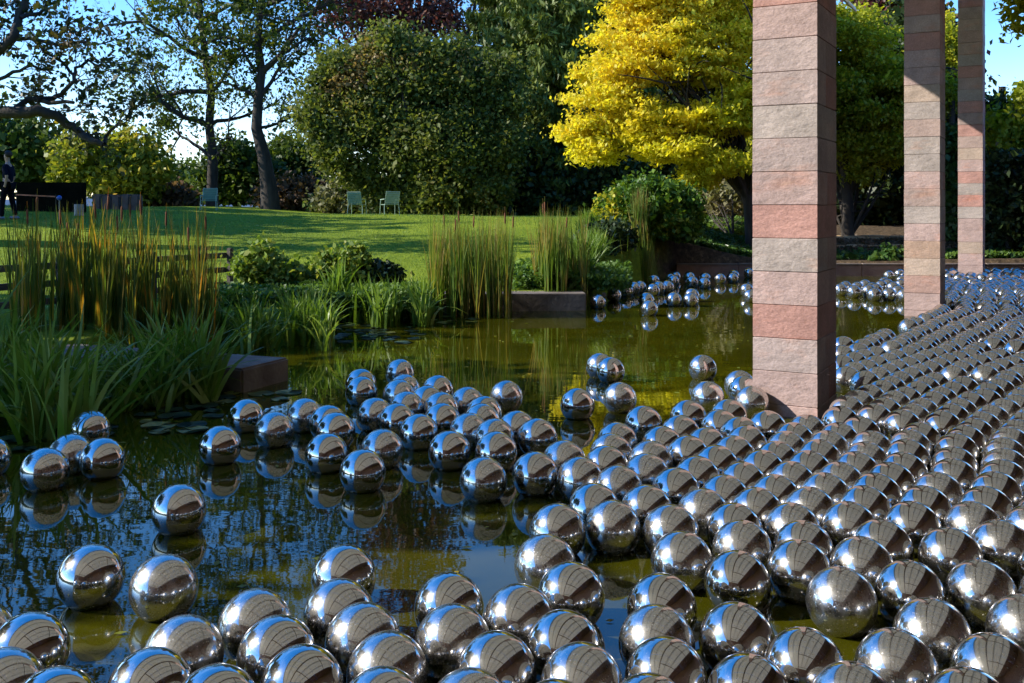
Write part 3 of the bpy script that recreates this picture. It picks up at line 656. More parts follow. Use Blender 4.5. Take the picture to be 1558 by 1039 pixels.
def cattail(label, x0, x1, Y0, Y1, n, hmin, hmax, mat, heads=12, wd=.022, clump=9, lean=.07):
    c = at((x0+x1)/2, 500, (Y0+Y1)/2); t = thing('cattail_clump', label, 'cattails', (c.x, c.y, 0))
    rr = roots(x0, x1, Y0, Y1, n, clump=clump); rr = offpond(rr) if x0 > 800 else rr; blades('blades', rr, hmin, hmax, wd, lean, mat, t, .05)
    T1 = Tubes()
    for k in range(heads):
        p = Vector(rr[k]); h = random.uniform(.8, 1.02)*hmax; tp = p+Vector((random.uniform(-.12, .12), random.uniform(-.1, .1), h))
        T1.add([p, p.lerp(tp, .5), tp+Vector((0, 0, .1))], [.006, .005, .003], 4)
        d = (tp-p).normalized(); T2 = Tubes(); T2.add([tp-d*.2, tp-d*.17, tp-d*.02, tp], [.004, .014, .014, .004], 6); T2.build('seed_head', M['seed'], t)
    T1.build('stalks', mat, t); return t
cattail('tall orange brown cattails at the far left, in front of the rail fence', 15, 120, 12.4, 14.0, 290, .8, 1.72, M['reedo'], 5, .025, 42)
cattail('tall cattails rising behind the left end of the pier slab', 110, 215, 12.2, 13.8, 340, .8, 1.74, M['reedo'], 5, .025, 46)
cattail('dark cattails at the right end of the left reed bed', 205, 335, 12.4, 13.9, 500, .75, 1.72, M['reedo'], 6, .024, 60)
cattail('large green cattail clump standing in the pond at centre', 655, 776, 16.6, 17.42, 1200, .8, 1.95, M['reed'], 6, .018, 80, .05)
cattail('cattail clump right of the centre one, behind the stone edge', 815, 893, 18.15, 19.2, 640, .8, 1.62, M['reed'], 4, .020, 50, .05)
cattail('thin sparse cattails in front of the round bush', 955, 1050, 21, 26.3, 1500, .6, 1.45, M['reed'], 4, .022, 12, .08)
def iris(label, x0, x1, Y0, Y1, n, hmin, hmax, lean=.28, wd=.035, clump=10, mat='iris', curl=.3):
    c = at((x0+x1)/2, 500, (Y0+Y1)/2); rr = roots(x0, x1, Y0, Y1, n, clump=clump); rr = offpond(rr) if x0 > 800 else clearview(rr)
    t = thing('iris_clump', label, 'iris plants', (c.x, c.y, 0)); blades('blades', rr, hmin, hmax, wd, lean, M[mat], t, curl, 6); return t
iris('broad dark iris bed filling the left edge behind the small ball group', -60, 170, 7.5, 9.4, 560, .5, 1.08, .4, .052, 16)
iris('bright silvery iris tuft standing left of the stone pier', 200, 318, 9.5, 10.05, 260, .5, 1.05, .34, .05, 6, curl=.25)
iris('arching iris leaves between the left bed and the silvery tuft', 120, 250, 9.0, 9.8, 220, .4, .85, .5, .045, 8)
iris('green iris row along the bank behind the pier', 335, 500, 12.6, 14.4, 760, .45, .88, .2, .045, 18)
iris('light green iris row ending at the centre cattails', 500, 655, 15.3, 16.6, 760, .45, .9, .18, .045, 18)
iris('pale blue green iris patch beside the far steel balls', 870, 1010, 18.4, 26.2, 5200, .4, .8, .25, .032, 14)
iris('small iris fringe behind the far ball cluster', 1000, 1075, 22.8, 24.6, 200, .4, .75, .2, .03, 6)
# ---------------------------------------------------------------- trees and shrubs
def B(x, y, Y, rx, ry, rd=None):
    """blob centred where pixel (x, y) lies at depth Y, radii given in pixels at that depth"""
    k = Y/F; return (at(x, y, Y), (rx*k, (rd if rd is not None else (rx+ry)/2*k), ry*k))
def tree(name, label, cat, base, trunk, blobs, leaf, size, nclump, per, cr, bark='bark', flat=1.0, shell=.55, limbs=26, up=.3, droop=0, r0=None, group=None, aspect=1.5):
    """trunk: list of (point, radius)"""
    t = thing(name, label, cat, base, group)
    P_, CC = blob_points(blobs, nclump, per, cr, flat, shell)
    gz = zfun(P_[:, 0], P_[:, 1]); P_ = P_[P_[:, 2] > gz+.03]
    leaf_mesh('crown', P_, size, M[leaf], t, aspect=aspect, up=up, droop=droop)
    T = Tubes()
    if trunk:
        T.add([p for p, _ in trunk], [r for _, r in trunk], 10)
        tp = [p for p, _ in trunk]; tr = [r for _, r in trunk]
        sel = rng.choice(len(CC), size=min(limbs, len(CC)), replace=False)
        for i in sel:
            c = Vector(CC[i])
            cand = [k for k in range(len(tp)) if tp[k].z < c.z+.3] or [0]
            j = cand[max(0, len(cand)-1-random.randint(0, 2))]; L = (c-tp[j]).length
            q = curve(tp[j], c, .06, .10, 7); r = min(tr[j]*.5, .02+.016*L)
            T.add(q, [r*(1-.85*k/7) for k in range(8)], 5)
            for s in range(3):
                m = q[random.randint(2, 6)]; d = Vector([random.gauss(0, 1) for _ in range(3)]); d.z *= .5
                e = m+d.normalized()*L*.28; T.add(curve(m, e, .03, .12, 4), [r*.4*(1-.8*k/4) for k in range(5)], 4)
        T.build('trunk', M[bark], t)
    return t
def vtrunk(pts, Y, r): return [(at(x, y, Y), rr) for (x, y), rr in zip(pts, r)]
def gbase(x, Y): X_ = (x-CX)/F*Y; return Vector((X_, Y, zg(X_, Y)))

# recursive limbs for the sparse trees
def grow(T, tips, p, d, L, r, depth, spread=.6, upb=.1):
    n = 5; pts = [p]; q = p.copy(); dd = d.copy()
    for i in range(n):
        dd = (dd+Vector([random.gauss(0, .16) for _ in range(3)])+Vector((0, 0, upb*.3))).normalized(); q = q+dd*L/n; pts.append(q.copy())
    T.add(pts, [r*(1-.55*i/n) for i in range(n+1)], 6 if r > .04 else 4)
    if depth == 0: tips.append(pts[-1]); tips.append(pts[-3]); return
    for k in range(random.choice((2, 3, 3))):
        j = random.randint(2, n); ax = Vector([random.gauss(0, 1) for _ in range(3)]); nd_ = (dd+ax.normalized()*spread*random.uniform(.7, 1.4)).normalized()
        grow(T, tips, pts[j], nd_, L*random.uniform(.55, .8), max(.006, r*random.uniform(.42, .58)), depth-1, spread, upb)
def tipleaves(tips, per, cr):
    A_ = np.array([tuple(t_) for t_ in tips]); i = np.repeat(np.arange(len(A_)), rng.integers(int(per*.3), int(per*1.7), len(A_)))
    return A_[i]+rng.normal(size=(len(i), 3))*cr

# the old oak reaching in from the left
t = thing('oak_tree', 'gnarled sparse leaved oak reaching in from the top left', 'tree', gbase(-130, 23))
T = Tubes(); tips = []; ZO = 23.0
def limb(pp, w0, w1, zo=0, tw=1.0):
    pts = [at(x, y, ZO+zo+.25*math.sin(i*1.7)) for i, (x, y) in enumerate(pp)]; fine = []
    for a, b in zip(pts, pts[1:]):
        for s in range(3): fine.append(a.lerp(b, s/3)+Vector([random.gauss(0, .018) for _ in range(3)]))
    fine.append(pts[-1]); k = ZO/F
    T.add(fine, [(w0+(w1-w0)*i/(len(fine)-1))*k*.5 for i in range(len(fine))], 8)
    for i in range(2, len(fine)):
        if random.random() < .5*tw:
            d = Vector((random.gauss(.2, 1), random.gauss(0, .8), random.gauss(.35, .8))).normalized(); grow(T, tips, fine[i], d, random.uniform(.45, .95), .018, 2, .9, .1)
b0 = gbase(-130, 23)
T.add([b0+Vector((0, 0, -.3)), b0+Vector((.05, 0, .8)), at(-125, 230, 23), at(-110, 165, 23), at(-85, 110, 23), at(-60, 40, 23), at(-30, -60, 23), at(0, -180, 23)], [.5, .4, .36, .33, .27, .22, .16, .08], 12)
limb([(-105, 170), (-40, 168), (0, 172), (60, 168), (95, 180), (120, 200), (140, 215), (157, 220)], 24, 8)
limb([(157, 220), (161, 206), (172, 196), (184, 188)], 7, 3)
limb([(120, 198), (138, 206), (152, 203)], 5, 3)
limb([(20, 168), (45, 150), (75, 155), (112, 156)], 10, 5)
limb([(55, 152), (80, 150), (98, 140), (110, 122), (116, 104), (135, 92), (150, 100)], 9, 3)
limb([(112, 115), (96, 96), (72, 82), (55, 66), (46, 48)], 5, 2.5)
limb([(-85, 110), (-30, 92), (0, 76), (20, 56), (30, 22), (44, -14), (60, -60)], 20, 8)
limb([(20, 58), (58, 60), (92, 70), (112, 62), (142, 68)], 7, 3)
limb([(30, 25), (60, 20), (80, -5), (110, -30)], 7, 3)
limb([(-60, 130), (-20, 128), (20, 110), (50, 100), (80, 112)], 8, 3)
limb([(60, -40), (100, -60), (140, -50), (170, -70)], 7, 3, .6)
limb([(0, -160), (40, -190), (100, -200), (130, -240)], 8, 3, .6)
limb([(-30, -60), (30, -110), (80, -130), (150, -150)], 8, 3, -.6)
limb([(-60, 40), (-20, 20), (10, -30), (20, -90)], 8, 3, 1.0)
limb([(-100, 140), (-160, 60), (-240, 20), (-300, 40)], 14, 4, -1, 1.6)
limb([(-90, 110), (-180, 0), (-220, -100), (-260, -180)], 14, 4, 1.5, 1.6)
limb([(-60, 40), (-100, -80), (-120, -180), (-100, -260)], 12, 4, 0, 1.6)
T.build('trunk', M['bark'], t); leaf_mesh('crown', tipleaves(tips, 4.6, .11), .085, M['oak'], t, aspect=1.7)
print('oak tips', len(tips))

# two tall sparse trees on the crest
def tall(label, trunk, Y, limbs, leaf, rough_blobs, bark='bark'):
    b = trunk[0][0]; t = thing('tall_tree', label, 'tree', b); T = Tubes(); tips = []
    T.add([p for p, _ in trunk], [r for _, r in trunk], 12)
    for (k, dx, dz, L, r) in limbs:
        p = trunk[k][0]; grow(T, tips, p, Vector((dx, random.gauss(0, .45), dz)).normalized(), L, r, 4, .75, .12)
    P_ = tipleaves(tips, 4.5, .30)
    if rough_blobs: P_ = np.concatenate([P_, blob_points(rough_blobs, 330, 30, .24, .8)[0]])
    T.build('trunk', M[bark], t); leaf_mesh('crown', P_, .115, M[leaf], t, aspect=1.6); print(label[:20], len(tips), len(P_)); return t
Y1 = 47.0
tr = vtrunk([(323, 325), (323, 290), (324, 240), (318, 190), (322, 140), (312, 90), (306, 30), (300, -60), (290, -150)], Y1, [.34, .27, .23, .20, .18, .16, .13, .10, .05])
tall('left hand tall dark trunked tree behind the single green chair', tr, Y1, [(2, -1, .35, 2.6, .12), (2, .9, .6, 2.0, .1), (3, -1, .45, 3.0, .14), (3, .7, .4, 2.2, .11), (4, -1, .25, 3.2, .13), (4, .8, .5, 2.4, .11), (5, -1, .3, 3.2, .13), (5, .9, .2, 2.6, .11), (5, -.5, .8, 2.6, .11), (6, -1, .5, 3.0, .11), (6, .8, .5, 2.6, .1), (7, -.8, .7, 2.8, .09), (7, .7, .7, 2.6, .09), (8, .1, 1, 2.0, .05), (8, -1, .5, 2.2, .05)],
     'tall', [B(230, 130, Y1, 70, 55, 3), B(270, 60, Y1, 90, 60, 3), B(250, 185, Y1, 70, 40, 3), B(280, -60, Y1, 110, 90, 4), B(280, -170, Y1, 80, 80, 3)])
Y2 = 45.0
tr = vtrunk([(412, 325), (409, 285), (401, 235), (390, 195), (393, 150), (398, 110), (392, 65), (396, 10), (400, -60), (404, -150)], Y2, [.48, .37, .29, .24, .21, .19, .17, .14, .10, .05])
tall('right hand tall tree with a curved dark trunk on the lawn crest', tr, Y2, [(4, .9, .5, 2.4, .12), (4, -.9, .5, 1.8, .1), (5, 1, .45, 3.0, .17), (5, -.8, .5, 2.2, .1), (6, .9, .6, 3.0, .14), (6, -1, .2, 2.4, .1), (7, 1, .3, 3.2, .12), (7, -.9, .5, 2.6, .11), (8, .8, .7, 2.6, .1), (8, -.7, .7, 2.6, .1), (9, .3, 1, 2.2, .06), (9, -.9, .6, 2.2, .05), (3, .9, .1, 2.6, .08)],
     'tall', [B(440, 60, Y2, 70, 50, 3), B(350, 90, Y2, 60, 55, 3), B(460, 190, Y2, 45, 40, 2.5), B(370, 10, Y2, 100, 50, 3.5), B(440, -60, Y2, 100, 90, 4), B(390, -170, Y2, 80, 70, 3)])

b = gbase(650, 39)
outl = [(490, 190), (480, 160), (486, 128), (505, 105), (530, 100), (552, 88), (578, 76), (604, 78), (632, 92), (655, 98), (682, 90), (705, 98), (728, 112), (752, 116), (772, 140), (498, 222), (520, 240), (545, 262), (575, 282), (600, 300)]
sprigs = []
for (x_, y_) in outl:
    for _ in range(3): r_ = random.uniform(7, 17); sprigs.append(B(x_+random.uniform(-16, 22), y_+random.uniform(-14, 22), 39+random.uniform(-.8, .8), r_*1.2, r_, .5))
bt = tree('broadleaf_tree', 'huge dense dark green leaved tree right behind the pair of chairs', 'tree', b, [(b, .4), (b+Vector((0, 0, 2)), .3), (b+Vector((.2, 0, 4.5)), .2)],
     [B(675, 225, 39, 92, 64, 2.0), B(550, 158, 39, 34, 26, 1.3), B(595, 122, 39, 32, 22, 1.3), B(648, 128, 39, 38, 26, 1.5), B(700, 126, 39, 32, 22, 1.3), B(745, 152, 39, 26, 26, 1.2), B(762, 220, 39, 34, 44, 1.4), B(552, 196, 39, 34, 22, 1.2), B(604, 232, 39, 34, 22, 1.2), B(700, 288, 39, 84, 30, 1.7), B(672, 302, 39, 50, 16, 1.3), B(610, 170, 39, 40, 30, 1.5)]+sprigs,
     'dense', .105, 1900, 80, .26, shell=.55, limbs=34)
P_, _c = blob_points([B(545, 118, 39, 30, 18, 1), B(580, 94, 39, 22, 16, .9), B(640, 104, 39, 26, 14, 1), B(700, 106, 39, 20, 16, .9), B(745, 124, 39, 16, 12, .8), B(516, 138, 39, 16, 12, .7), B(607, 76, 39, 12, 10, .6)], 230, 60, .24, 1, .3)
leaf_mesh('sunlit_bronze_top', P_, .105, M['bronze'], bt)  # paler bronze leaves, sunlight on the crown top put into their colour
b = gbase(620, 52)
tree('copper_beech', 'purple leaved beech showing above the big dark tree', 'tree', b, [(b, .5), (b+Vector((0, 0, 5)), .4), (b+Vector((0, 0, 10)), .25), (b+Vector((0, 0, 16)), .1)],
     [B(600, 40, 52, 110, 60, 3.5), B(680, 30, 52, 80, 50, 3), B(520, 0, 52, 60, 50, 3), B(630, -60, 52, 110, 70, 4), B(635, -150, 52, 70, 70, 3), B(640, -215, 52, 35, 45, 1.8)],
     'beech', .15, 620, 30, .36, shell=.2, limbs=50)
# weeping spruces
def spruce(label, x, Y, top, bot, halfw, n, group=None, leaf='spruce'):
    b = gbase(x, Y); zt = at(x, top, Y).z; H = zt-b.z; t = thing('spruce_tree', label, 'tree', b, group); T = Tubes(); P_ = []
    T.add([b, b+Vector((0, 0, H*.5)), b+Vector((.1, 0, H))], [.45, .28, .03], 10)
    for i in range(n):
        f_ = random.uniform(.02, 1)**.8; z = b.z+H*(1-f_)*.98+.3; a = random.uniform(0, 6.28); L = halfw*(f_**.65)*random.uniform(.6, 1.1)+.3
        d = Vector((math.cos(a), math.sin(a), 0)); p0 = Vector((b.x, b.y, z)); q = []
        for s in range(6):
            u_ = s/5; q.append(p0+d*L*u_+Vector((0, 0, -.30*L*math.sin(u_*2.2)+.1*L*u_*u_)))
        T.add(q, [.05*(1-.8*s/5) for s in range(6)], 4)
        m = int(L*44)
        for _ in range(m):
            u_ = random.uniform(.2, 1); s = u_*5; k = min(4, int(s)); c = q[k].lerp(q[k+1], s-k); h = random.random()**1.3*(.35+.6*random.random())*min(1, L/2)
            P_.append((c.x+random.gauss(0, .12), c.y+random.gauss(0, .12), c.z-h))
            P_.append((c.x+random.gauss(0, .14), c.y+random.gauss(0, .14), c.z-h*.5))
            P_.append((c.x+random.gauss(0, .2), c.y+random.gauss(0, .2), c.z))
    T.build('trunk', M['bark'], t); leaf_mesh('crown', np.array(P_), .10, M[leaf], t, aspect=3.6, droop=1.2, up=0); print('spruce', len(P_)); return t
spruce('tall weeping spruce left of the golden tree', 845, 44, -180, 330, 4.4, 330)
spruce('second weeping spruce between the beech and the golden tree', 765, 48, -110, 330, 3.6, 240)
spruce('dark spruce behind the golden tree', 960, 47, -200, 330, 4.4, 260)

# golden tree in two hues
Yg = 29.0; b = gbase(1146, 29)
trk = [(b, .22), (at(1140, 310, Yg), .17), (at(1125, 265, Yg), .15), (at(1095, 245, Yg-.2), .10)]
GB = [B(1000, 60, Yg, 95, 45, 1.7), B(1060, 20, Yg, 85, 45, 1.7), B(955, 105, Yg, 80, 30, 1.5), B(1070, 105, Yg, 80, 36, 1.7), B(920, 150, Yg, 55, 22, 1.2), B(1000, -20, Yg, 80, 40, 1.8), B(1000, 0, Yg, 90, 30, 1.4), B(1080, -60, Yg, 80, 50, 2)]
GB += [B(1125, 55, Yg, 44, 34, 1.4), B(1120, 0, Yg, 50, 34, 1.4), B(900, 198, Yg, 58, 20, 1.2), B(975, 178, Yg, 76, 27, 1.5)]
GL = [B(990, 205, Yg, 60, 20, 1.4), B(1080, 185, Yg, 74, 30, 1.5), B(905, 230, Yg, 28, 18, .9), B(1030, 228, Yg-.4, 62, 20, 1.2), B(1090, 250, Yg-.5, 48, 22, 1), B(1125, 150, Yg, 40, 40, 1.3), B(1060, 275, Yg-.5, 26, 10, .7)]
gt = tree('golden_tree', 'brilliant golden yellow tree left of the nearest column', 'tree', b, trk, GB, 'gold', .078, 1300, 78, .19, 'bark', .38, .3, 30, up=.5, droop=.3)
P_, CC = blob_points(GL, 850, 78, .18, .38, .3)
leaf_mesh('lower_crown', P_, .078, M['goldl'], gt, aspect=1.9, up=.5, droop=.3)
T = Tubes()
for i in rng.choice(len(CC), size=22, replace=False):
    q = curve(at(1110, 255, Yg-.1), Vector(CC[i]), .05, .08, 7); T.add(q, [.05*(1-.85*k/7) for k in range(8)], 5)
T.build('branches', M['bark'], gt)
b = gbase(1290, 31)
tree('yellow_green_tree', 'lime and yellow leaved tree showing between nearest and middle columns', 'tree', b, [(b, .2), (at(1290, 300, 31), .16), (at(1280, 220, 31), .14), (at(1285, 120, 31), .08)],
     [B(1280, 60, 31, 75, 45, 1.6), B(1340, 120, 31, 75, 36, 1.6), B(1250, 140, 31, 70, 40, 1.6), B(1300, 180, 31, 75, 36, 1.6), B(1290, 225, 31, 60, 26, 1.2), B(1350, 225, 31, 55, 28, 1.2), B(1405, 150, 31, 60, 36, 1.5), B(1200, 200, 31, 60, 40, 1.5), B(1200, 60, 31, 60, 50, 1.5), B(1430, 70, 32, 30, 50, 1), B(1305, 262, 31, 24, 14, .6)],
     'lime', .078, 1800, 66, .20, 'bark', .5, .35, 34, up=.5, droop=.3)
# round two-tone bush, sun on its left side put into yellow leaf colour
b = gbase(985, 26)
rb = tree('round_bush', 'rounded clipped bush with sunlit yellow leaves on its left side', 'bush', b, [(b, .06), (b+Vector((0, 0, .6)), .05)],
     [B(985, 320, 26, 72, 48, 1.15), B(945, 335, 26, 32, 34, .7), B(1030, 325, 26, 34, 38, .8), B(985, 350, 26, 70, 30, 1.1)], 'box', .085, 900, 34, .10, shell=.75, limbs=14, up=.1)
P_, CC = blob_points([B(935, 330, 25.7, 28, 34, .7), B(925, 350, 25.6, 20, 20, .5)], 160, 34, .09, 1, .8); leaf_mesh('sunlit_yellow_side', P_, .07, M['yellow'], rb)
b = gbase(925, 24)
tree('juniper_bush', 'low dark blue green juniper beneath the round bush', 'bush', b, [(b, .04), (b+Vector((0, 0, .3)), .03)], [B(930, 360, 23, 36, 14, .6), B(905, 372, 22.5, 24, 10, .4)], 'dark', .08, 240, 30, .1, limbs=6)
# dark backdrop of evergreens, each a tree
back = [('evergreen closing the gap below the weeping spruce', 800, 42, 55, 70, 290), ('evergreen behind the round bush, left of the golden trunk', 905, 42, 70, 75, 285), ('shadowy evergreen behind the golden tree trunk', 1040, 40, 80, 110, 255), ('shadowy evergreen behind the nearest column', 1160, 39, 80, 110, 250),
        ('black green evergreen seen low between nearest and middle columns', 1290, 37, 80, 110, 270), ('tall dark evergreen right behind the middle column', 1395, 38, 75, 160, 180), ('dark evergreen right of the farthest column', 1525, 36, 60, 85, 290), ('dark evergreen beyond the right edge', 1620, 34, 80, 120, 250)]
for lb, x, Yb, rx, ry, yc in back:
    b = gbase(x, Yb); tree('evergreen_tree', lb, 'tree', b, [(b, .3), (b+Vector((0, 0, 2.5)), .22), (b+Vector((0, 0, 5)), .12)],
        [B(x, yc, Yb, rx, ry, 2.2), B(x-rx*.5, yc+40, Yb, rx*.6, 60, 1.8), B(x+rx*.5, yc+30, Yb, rx*.6, 70, 1.8), B(x, yc-ry*.7, Yb, rx*.5, ry*.5, 1.4)], 'dark', .17, 900, 26, .28, shell=.6, limbs=14)
b = gbase(1370, 44)
tree('dark_beech', 'dark bronze leaved tree against the sky right of the lime tree', 'tree', b, [(b, .4), (b+Vector((0, 0, 6)), .3), (b+Vector((0, 0, 12)), .1)], [B(1350, 40, 44, 50, 70, 2.5), B(1395, 90, 44, 45, 80, 2.5), B(1448, 130, 44, 26, 60, 1.5), B(1330, -20, 44, 40, 50, 2), B(1452, 90, 44, 14, 30, 1)], 'beech', .2, 420, 20, .3, shell=.4, limbs=24)
b = gbase(1545, 30)
tree('bright_shrub', 'yellow green leaved shrub at the right edge under the blue sky', 'shrub', b, [(b, .08), (b+Vector((0, 0, 3)), .05)], [B(1560, 215, 30, 55, 36, 1.2), B(1530, 190, 30, 30, 24, .7), B(1590, 160, 30, 50, 40, 1)], 'lime', .12, 260, 26, .16, limbs=14)
b = gbase(1530, 33)
tree('conical_cypress', 'blue green conifer top against the sky right of the farthest column', 'tree', b, [(b, .15), (b+Vector((0, 0, 4)), .05)], [B(1515, 175, 33, 24, 30, .6), B(1510, 210, 33, 36, 40, .9), B(1540, 200, 33, 26, 34, .8)], 'dark', .14, 260, 24, .16, limbs=8)
b = gbase(1720, 22)
tree('overhanging_tree', 'leafy branch hanging into the top right corner', 'tree', b, [(b, .25), (at(1715, 150, 22), .2), (at(1690, 30, 22), .14), (at(1640, -20, 22), .08)], [B(1560, 5, 22, 45, 26, .6), B(1600, -10, 22, 60, 40, .8), B(1540, 40, 22, 20, 14, .3), B(1660, -40, 22, 80, 60, 1.2), B(1690, 40, 22, 70, 60, 1.2)], 'lime', .12, 260, 20, .14, limbs=34, shell=.2)
# ivy wall between middle and far columns and hedge at the right
b = gbase(1449, 30)
tree('ivy_pillar', 'ivy climbing the strip between middle and farthest columns', 'ivy', b, [(b, .12), (b+Vector((0, 0, 4.2)), .08)], [B(1449, 220, 30, 13, 30, .3), B(1448, 270, 30, 15, 34, .3), B(1449, 320, 30, 15, 34, .3), B(1449, 370, 30, 16, 34, .3)], 'ivy', .13, 240, 26, .10, limbs=8, shell=.6)
b = gbase(1535, 28.5)
tree('dark_hedge', 'dark ivy covered hedge along the far pond edge at right', 'hedge', b, [(b, .1), (b+Vector((0, 0, 2)), .08)], [B(1535, 330, 28.5, 34, 80, .6), B(1590, 330, 28.5, 50, 90, .7), B(1650, 320, 28.5, 50, 90, .7), B(1530, 265, 28.5, 30, 40, .5)], 'dark', .12, 520, 26, .14, limbs=8, shell=.7)
# left side background
spec = [('dark_tree', 'dark green tree behind the walking person', 40, 47, [(30, 235, 75, 60), (-40, 220, 70, 80), (75, 250, 40, 45)], 'mid', .2, 520, .28),
        ('small_maple', 'yellow turning maple left of the two tall trees', 165, 45, [(140, 235, 55, 38), (190, 245, 60, 42), (120, 270, 40, 26), (220, 262, 45, 26), (180, 285, 60, 20)], 'ymap', .17, 620, .24),
        ('small_tree', 'green small tree between the two tall trunks', 362, 50, [(355, 245, 42, 30), (345, 280, 50, 28), (390, 270, 40, 30)], 'mid', .2, 400, .26),
        ('small_tree', 'green small tree just right of the curved trunk', 440, 52, [(440, 245, 42, 30), (465, 270, 32, 30), (425, 285, 40, 25)], 'mid', .2, 380, .26),
        ('small_tree', 'hazy green tree low in the gap left of the left trunk', 285, 56, [(285, 272, 36, 26), (262, 288, 40, 20), (310, 285, 30, 22)], 'mid', .17, 380, .24),
        ('small_tree', 'low olive tree in the gap between curved trunk and dark tree', 478, 56, [(480, 292, 40, 20), (505, 300, 34, 16)], 'ymap', .16, 260, .24),
        ('russet_bush', 'russet brown bush under the yellow maple', 250, 47, [(245, 300, 46, 16), (275, 305, 30, 10)], 'brown', .15, 200, .2),
        ('russet_bush', 'brownish bush at the foot of the curved trunk', 460, 47, [(460, 296, 44, 24), (430, 305, 40, 16)], 'brown', .15, 260, .2),
        ('pale_bush', 'pale olive bush behind the two chairs', 545, 44, [(545, 290, 44, 26), (515, 305, 40, 16), (575, 300, 34, 20)], 'pale', .14, 330, .2),
        ('low_bush', 'low green yellow bush left of the paired chairs', 500, 45, [(505, 312, 36, 10)], 'shrub', .13, 110, .15)]
for nm, lb, x, Yb, bl, lf, sz, nc_, cr_ in spec:
    b = gbase(x, Yb); H = at(x, bl[0][1], Yb).z-b.z
    tree(nm, lb, 'tree' if 'tree' in nm or 'maple' in nm else 'bush', b, [(b, .16), (b+Vector((0, 0, max(.3, H*.5))), .12), (b+Vector((.1, 0, max(.5, H))), .06)], [B(*q[:2], Yb, *q[2:]) for q in bl], lf, sz, nc_, 20, cr_, shell=.5, limbs=18)
# unseen trees left of the picture that throw the long shade
for lb, X_, Yb, H, rr in [('tree left of the picture shading the pond bank', -12.6, 7.6, 8.1, 3.3), ('tree left of the picture shading the reeds', -17, 14.0, 8.6, 2.6), ('tree left of the picture shading the lawn', -23, 29, 11.5, 4.0), ('tree far left of the picture shading the crest', -27, 37, 11.5, 4.6)]:
    b = Vector((X_, Yb, zg(X_, Yb))); c = b+Vector((0, 0, H*.70))
    tree('shade_tree', lb+', out of frame', 'tree', b, [(b, .3), (b+Vector((0, 0, H*.4)), .22), (b+Vector((0, 0, H*.8)), .08)], [(c, (rr, rr*1.1, H*.30)), (c+Vector((rr*.3, rr*.6, -.8)), (rr*.6, rr*.6, H*.2)), (c+Vector((-.3, -rr*.6, -.6)), (rr*.6, rr*.6, H*.2))], 'mid', .26, 380, 22, .34, shell=.2, limbs=20)
# bank shrubs
sh = [('leafy_shrub', 'loose green shrub on the bank left of the orange tipped one', 410, 17.6, [(395, 408, 36, 18), (430, 418, 34, 14), (398, 385, 14, 10)], 'shrub', .07, 330),
      ('leafy_shrub', 'yellowing shrub with orange tips on the near bank', 520, 17.8, [(515, 408, 40, 22), (545, 392, 14, 14), (490, 420, 24, 12)], 'shrub', .07, 360),
      ('dark_shrub', 'low dark green shrub just left of the centre cattails', 580, 18.0, [(575, 420, 34, 14), (548, 415, 20, 12)], 'dark', .07, 220)]
for nm, lb, x, Yb, bl, lf, sz, nc_ in sh:
    b = gbase(x, Yb); tree(nm, lb, 'shrub', b, [(b, .03), (b+Vector((0, 0, .3)), .02)], [B(*q[:2], Yb, *q[2:]) for q in bl], lf, sz, nc_, 22, .07, shell=.4, limbs=16, up=.3)
b = gbase(1350, 27.6)
tree('broadleaf_shrub', 'glossy green shrub spilling over the pond edge left of the middle column', 'shrub', b, [(b, .03), (b+Vector((0, 0, .3)), .02)], [B(1352, 398, 27.4, 30, 18, .45), B(1335, 406, 27, 16, 10, .3)], 'ivy', .11, 130, 22, .08, limbs=6)
b = gbase(1115, 30)
tree('pale_shrub', 'light leaved shrub in the shade below the golden tree', 'shrub', b, [(b, .05), (b+Vector((0, 0, .8)), .03)], [B(1105, 305, 32, 30, 16, .6), B(1080, 290, 33, 22, 14, .6)], 'pale', .12, 120, 18, .14, limbs=10)
# ground covers (uncountable)
def cover(label, pts_px, lf, sz, h):
    C_ = []
    for (x0, x1, Y0, Y1, n) in pts_px:
        Yd = rng.uniform(Y0, Y1, n); u = rng.uniform(x0, x1, n); x = (u-CX)/F*Yd
        hh = h*(.35+.65*np.array([noise.noise(Vector((a*1.3, b*1.3, 0)))*.5+.5 for a, b in zip(x, Yd)]))
        C_.append(np.stack([x, Yd, zfun(x, Yd)+rng.random(n)*hh], 1))
    C_ = np.concatenate(C_); tag(leaf_mesh('ground_cover', C_, sz, M[lf], None, aspect=1.4, up=.5), label, 'ground cover', None, 'stuff')
cover('leafy green ground cover between the iris row and the lawn', [(330, 640, 15.6, 17.6, 14000)], 'cover', .055, .35)
cover('low ivy carpet beyond the path under the golden tree', [(1050, 1160, 31.9, 34.5, 7000)], 'cover', .12, .35)
cover('low dark groundcover on the bank behind the far stone edging', [(1035, 1165, 27.3, 30.2, 7000), (1180, 1560, 27.4, 28.6, 2500)], 'ivy', .10, .16)
cover('creeping plants along the far pond edge', [(1090, 1150, 27.15, 27.6, 500), (1440, 1560, 27.15, 27.7, 900)], 'cover', .09, .22)
cover('green marginal plants behind the cattails right of centre', [(780, 960, 18.3, 20.2, 9000)], 'cover', .06, .4)
cover('fallen leaves and low herbs on the shady bed', [(1180, 1560, 27.8, 32, 5000)], 'brown', .09, .05)
# short grass standing on the lawn, densest where it is near
n = 90000; Yd = 16.5+rng.random(n)**1.5*22; u = rng.uniform(-60, 900, n); x = (u-CX)/F*Yd; keep = ~in_pool(x, Yd) & (x < 4.2); x = x[keep]; Yd = Yd[keep]
g = blades('grass', np.stack([x, Yd, zfun(x, Yd)-.01], 1), .03, .075, .012, .4, M['cover'], None, .2, 1); tag(g, 'short lawn grass', 'grass', None, 'stuff')

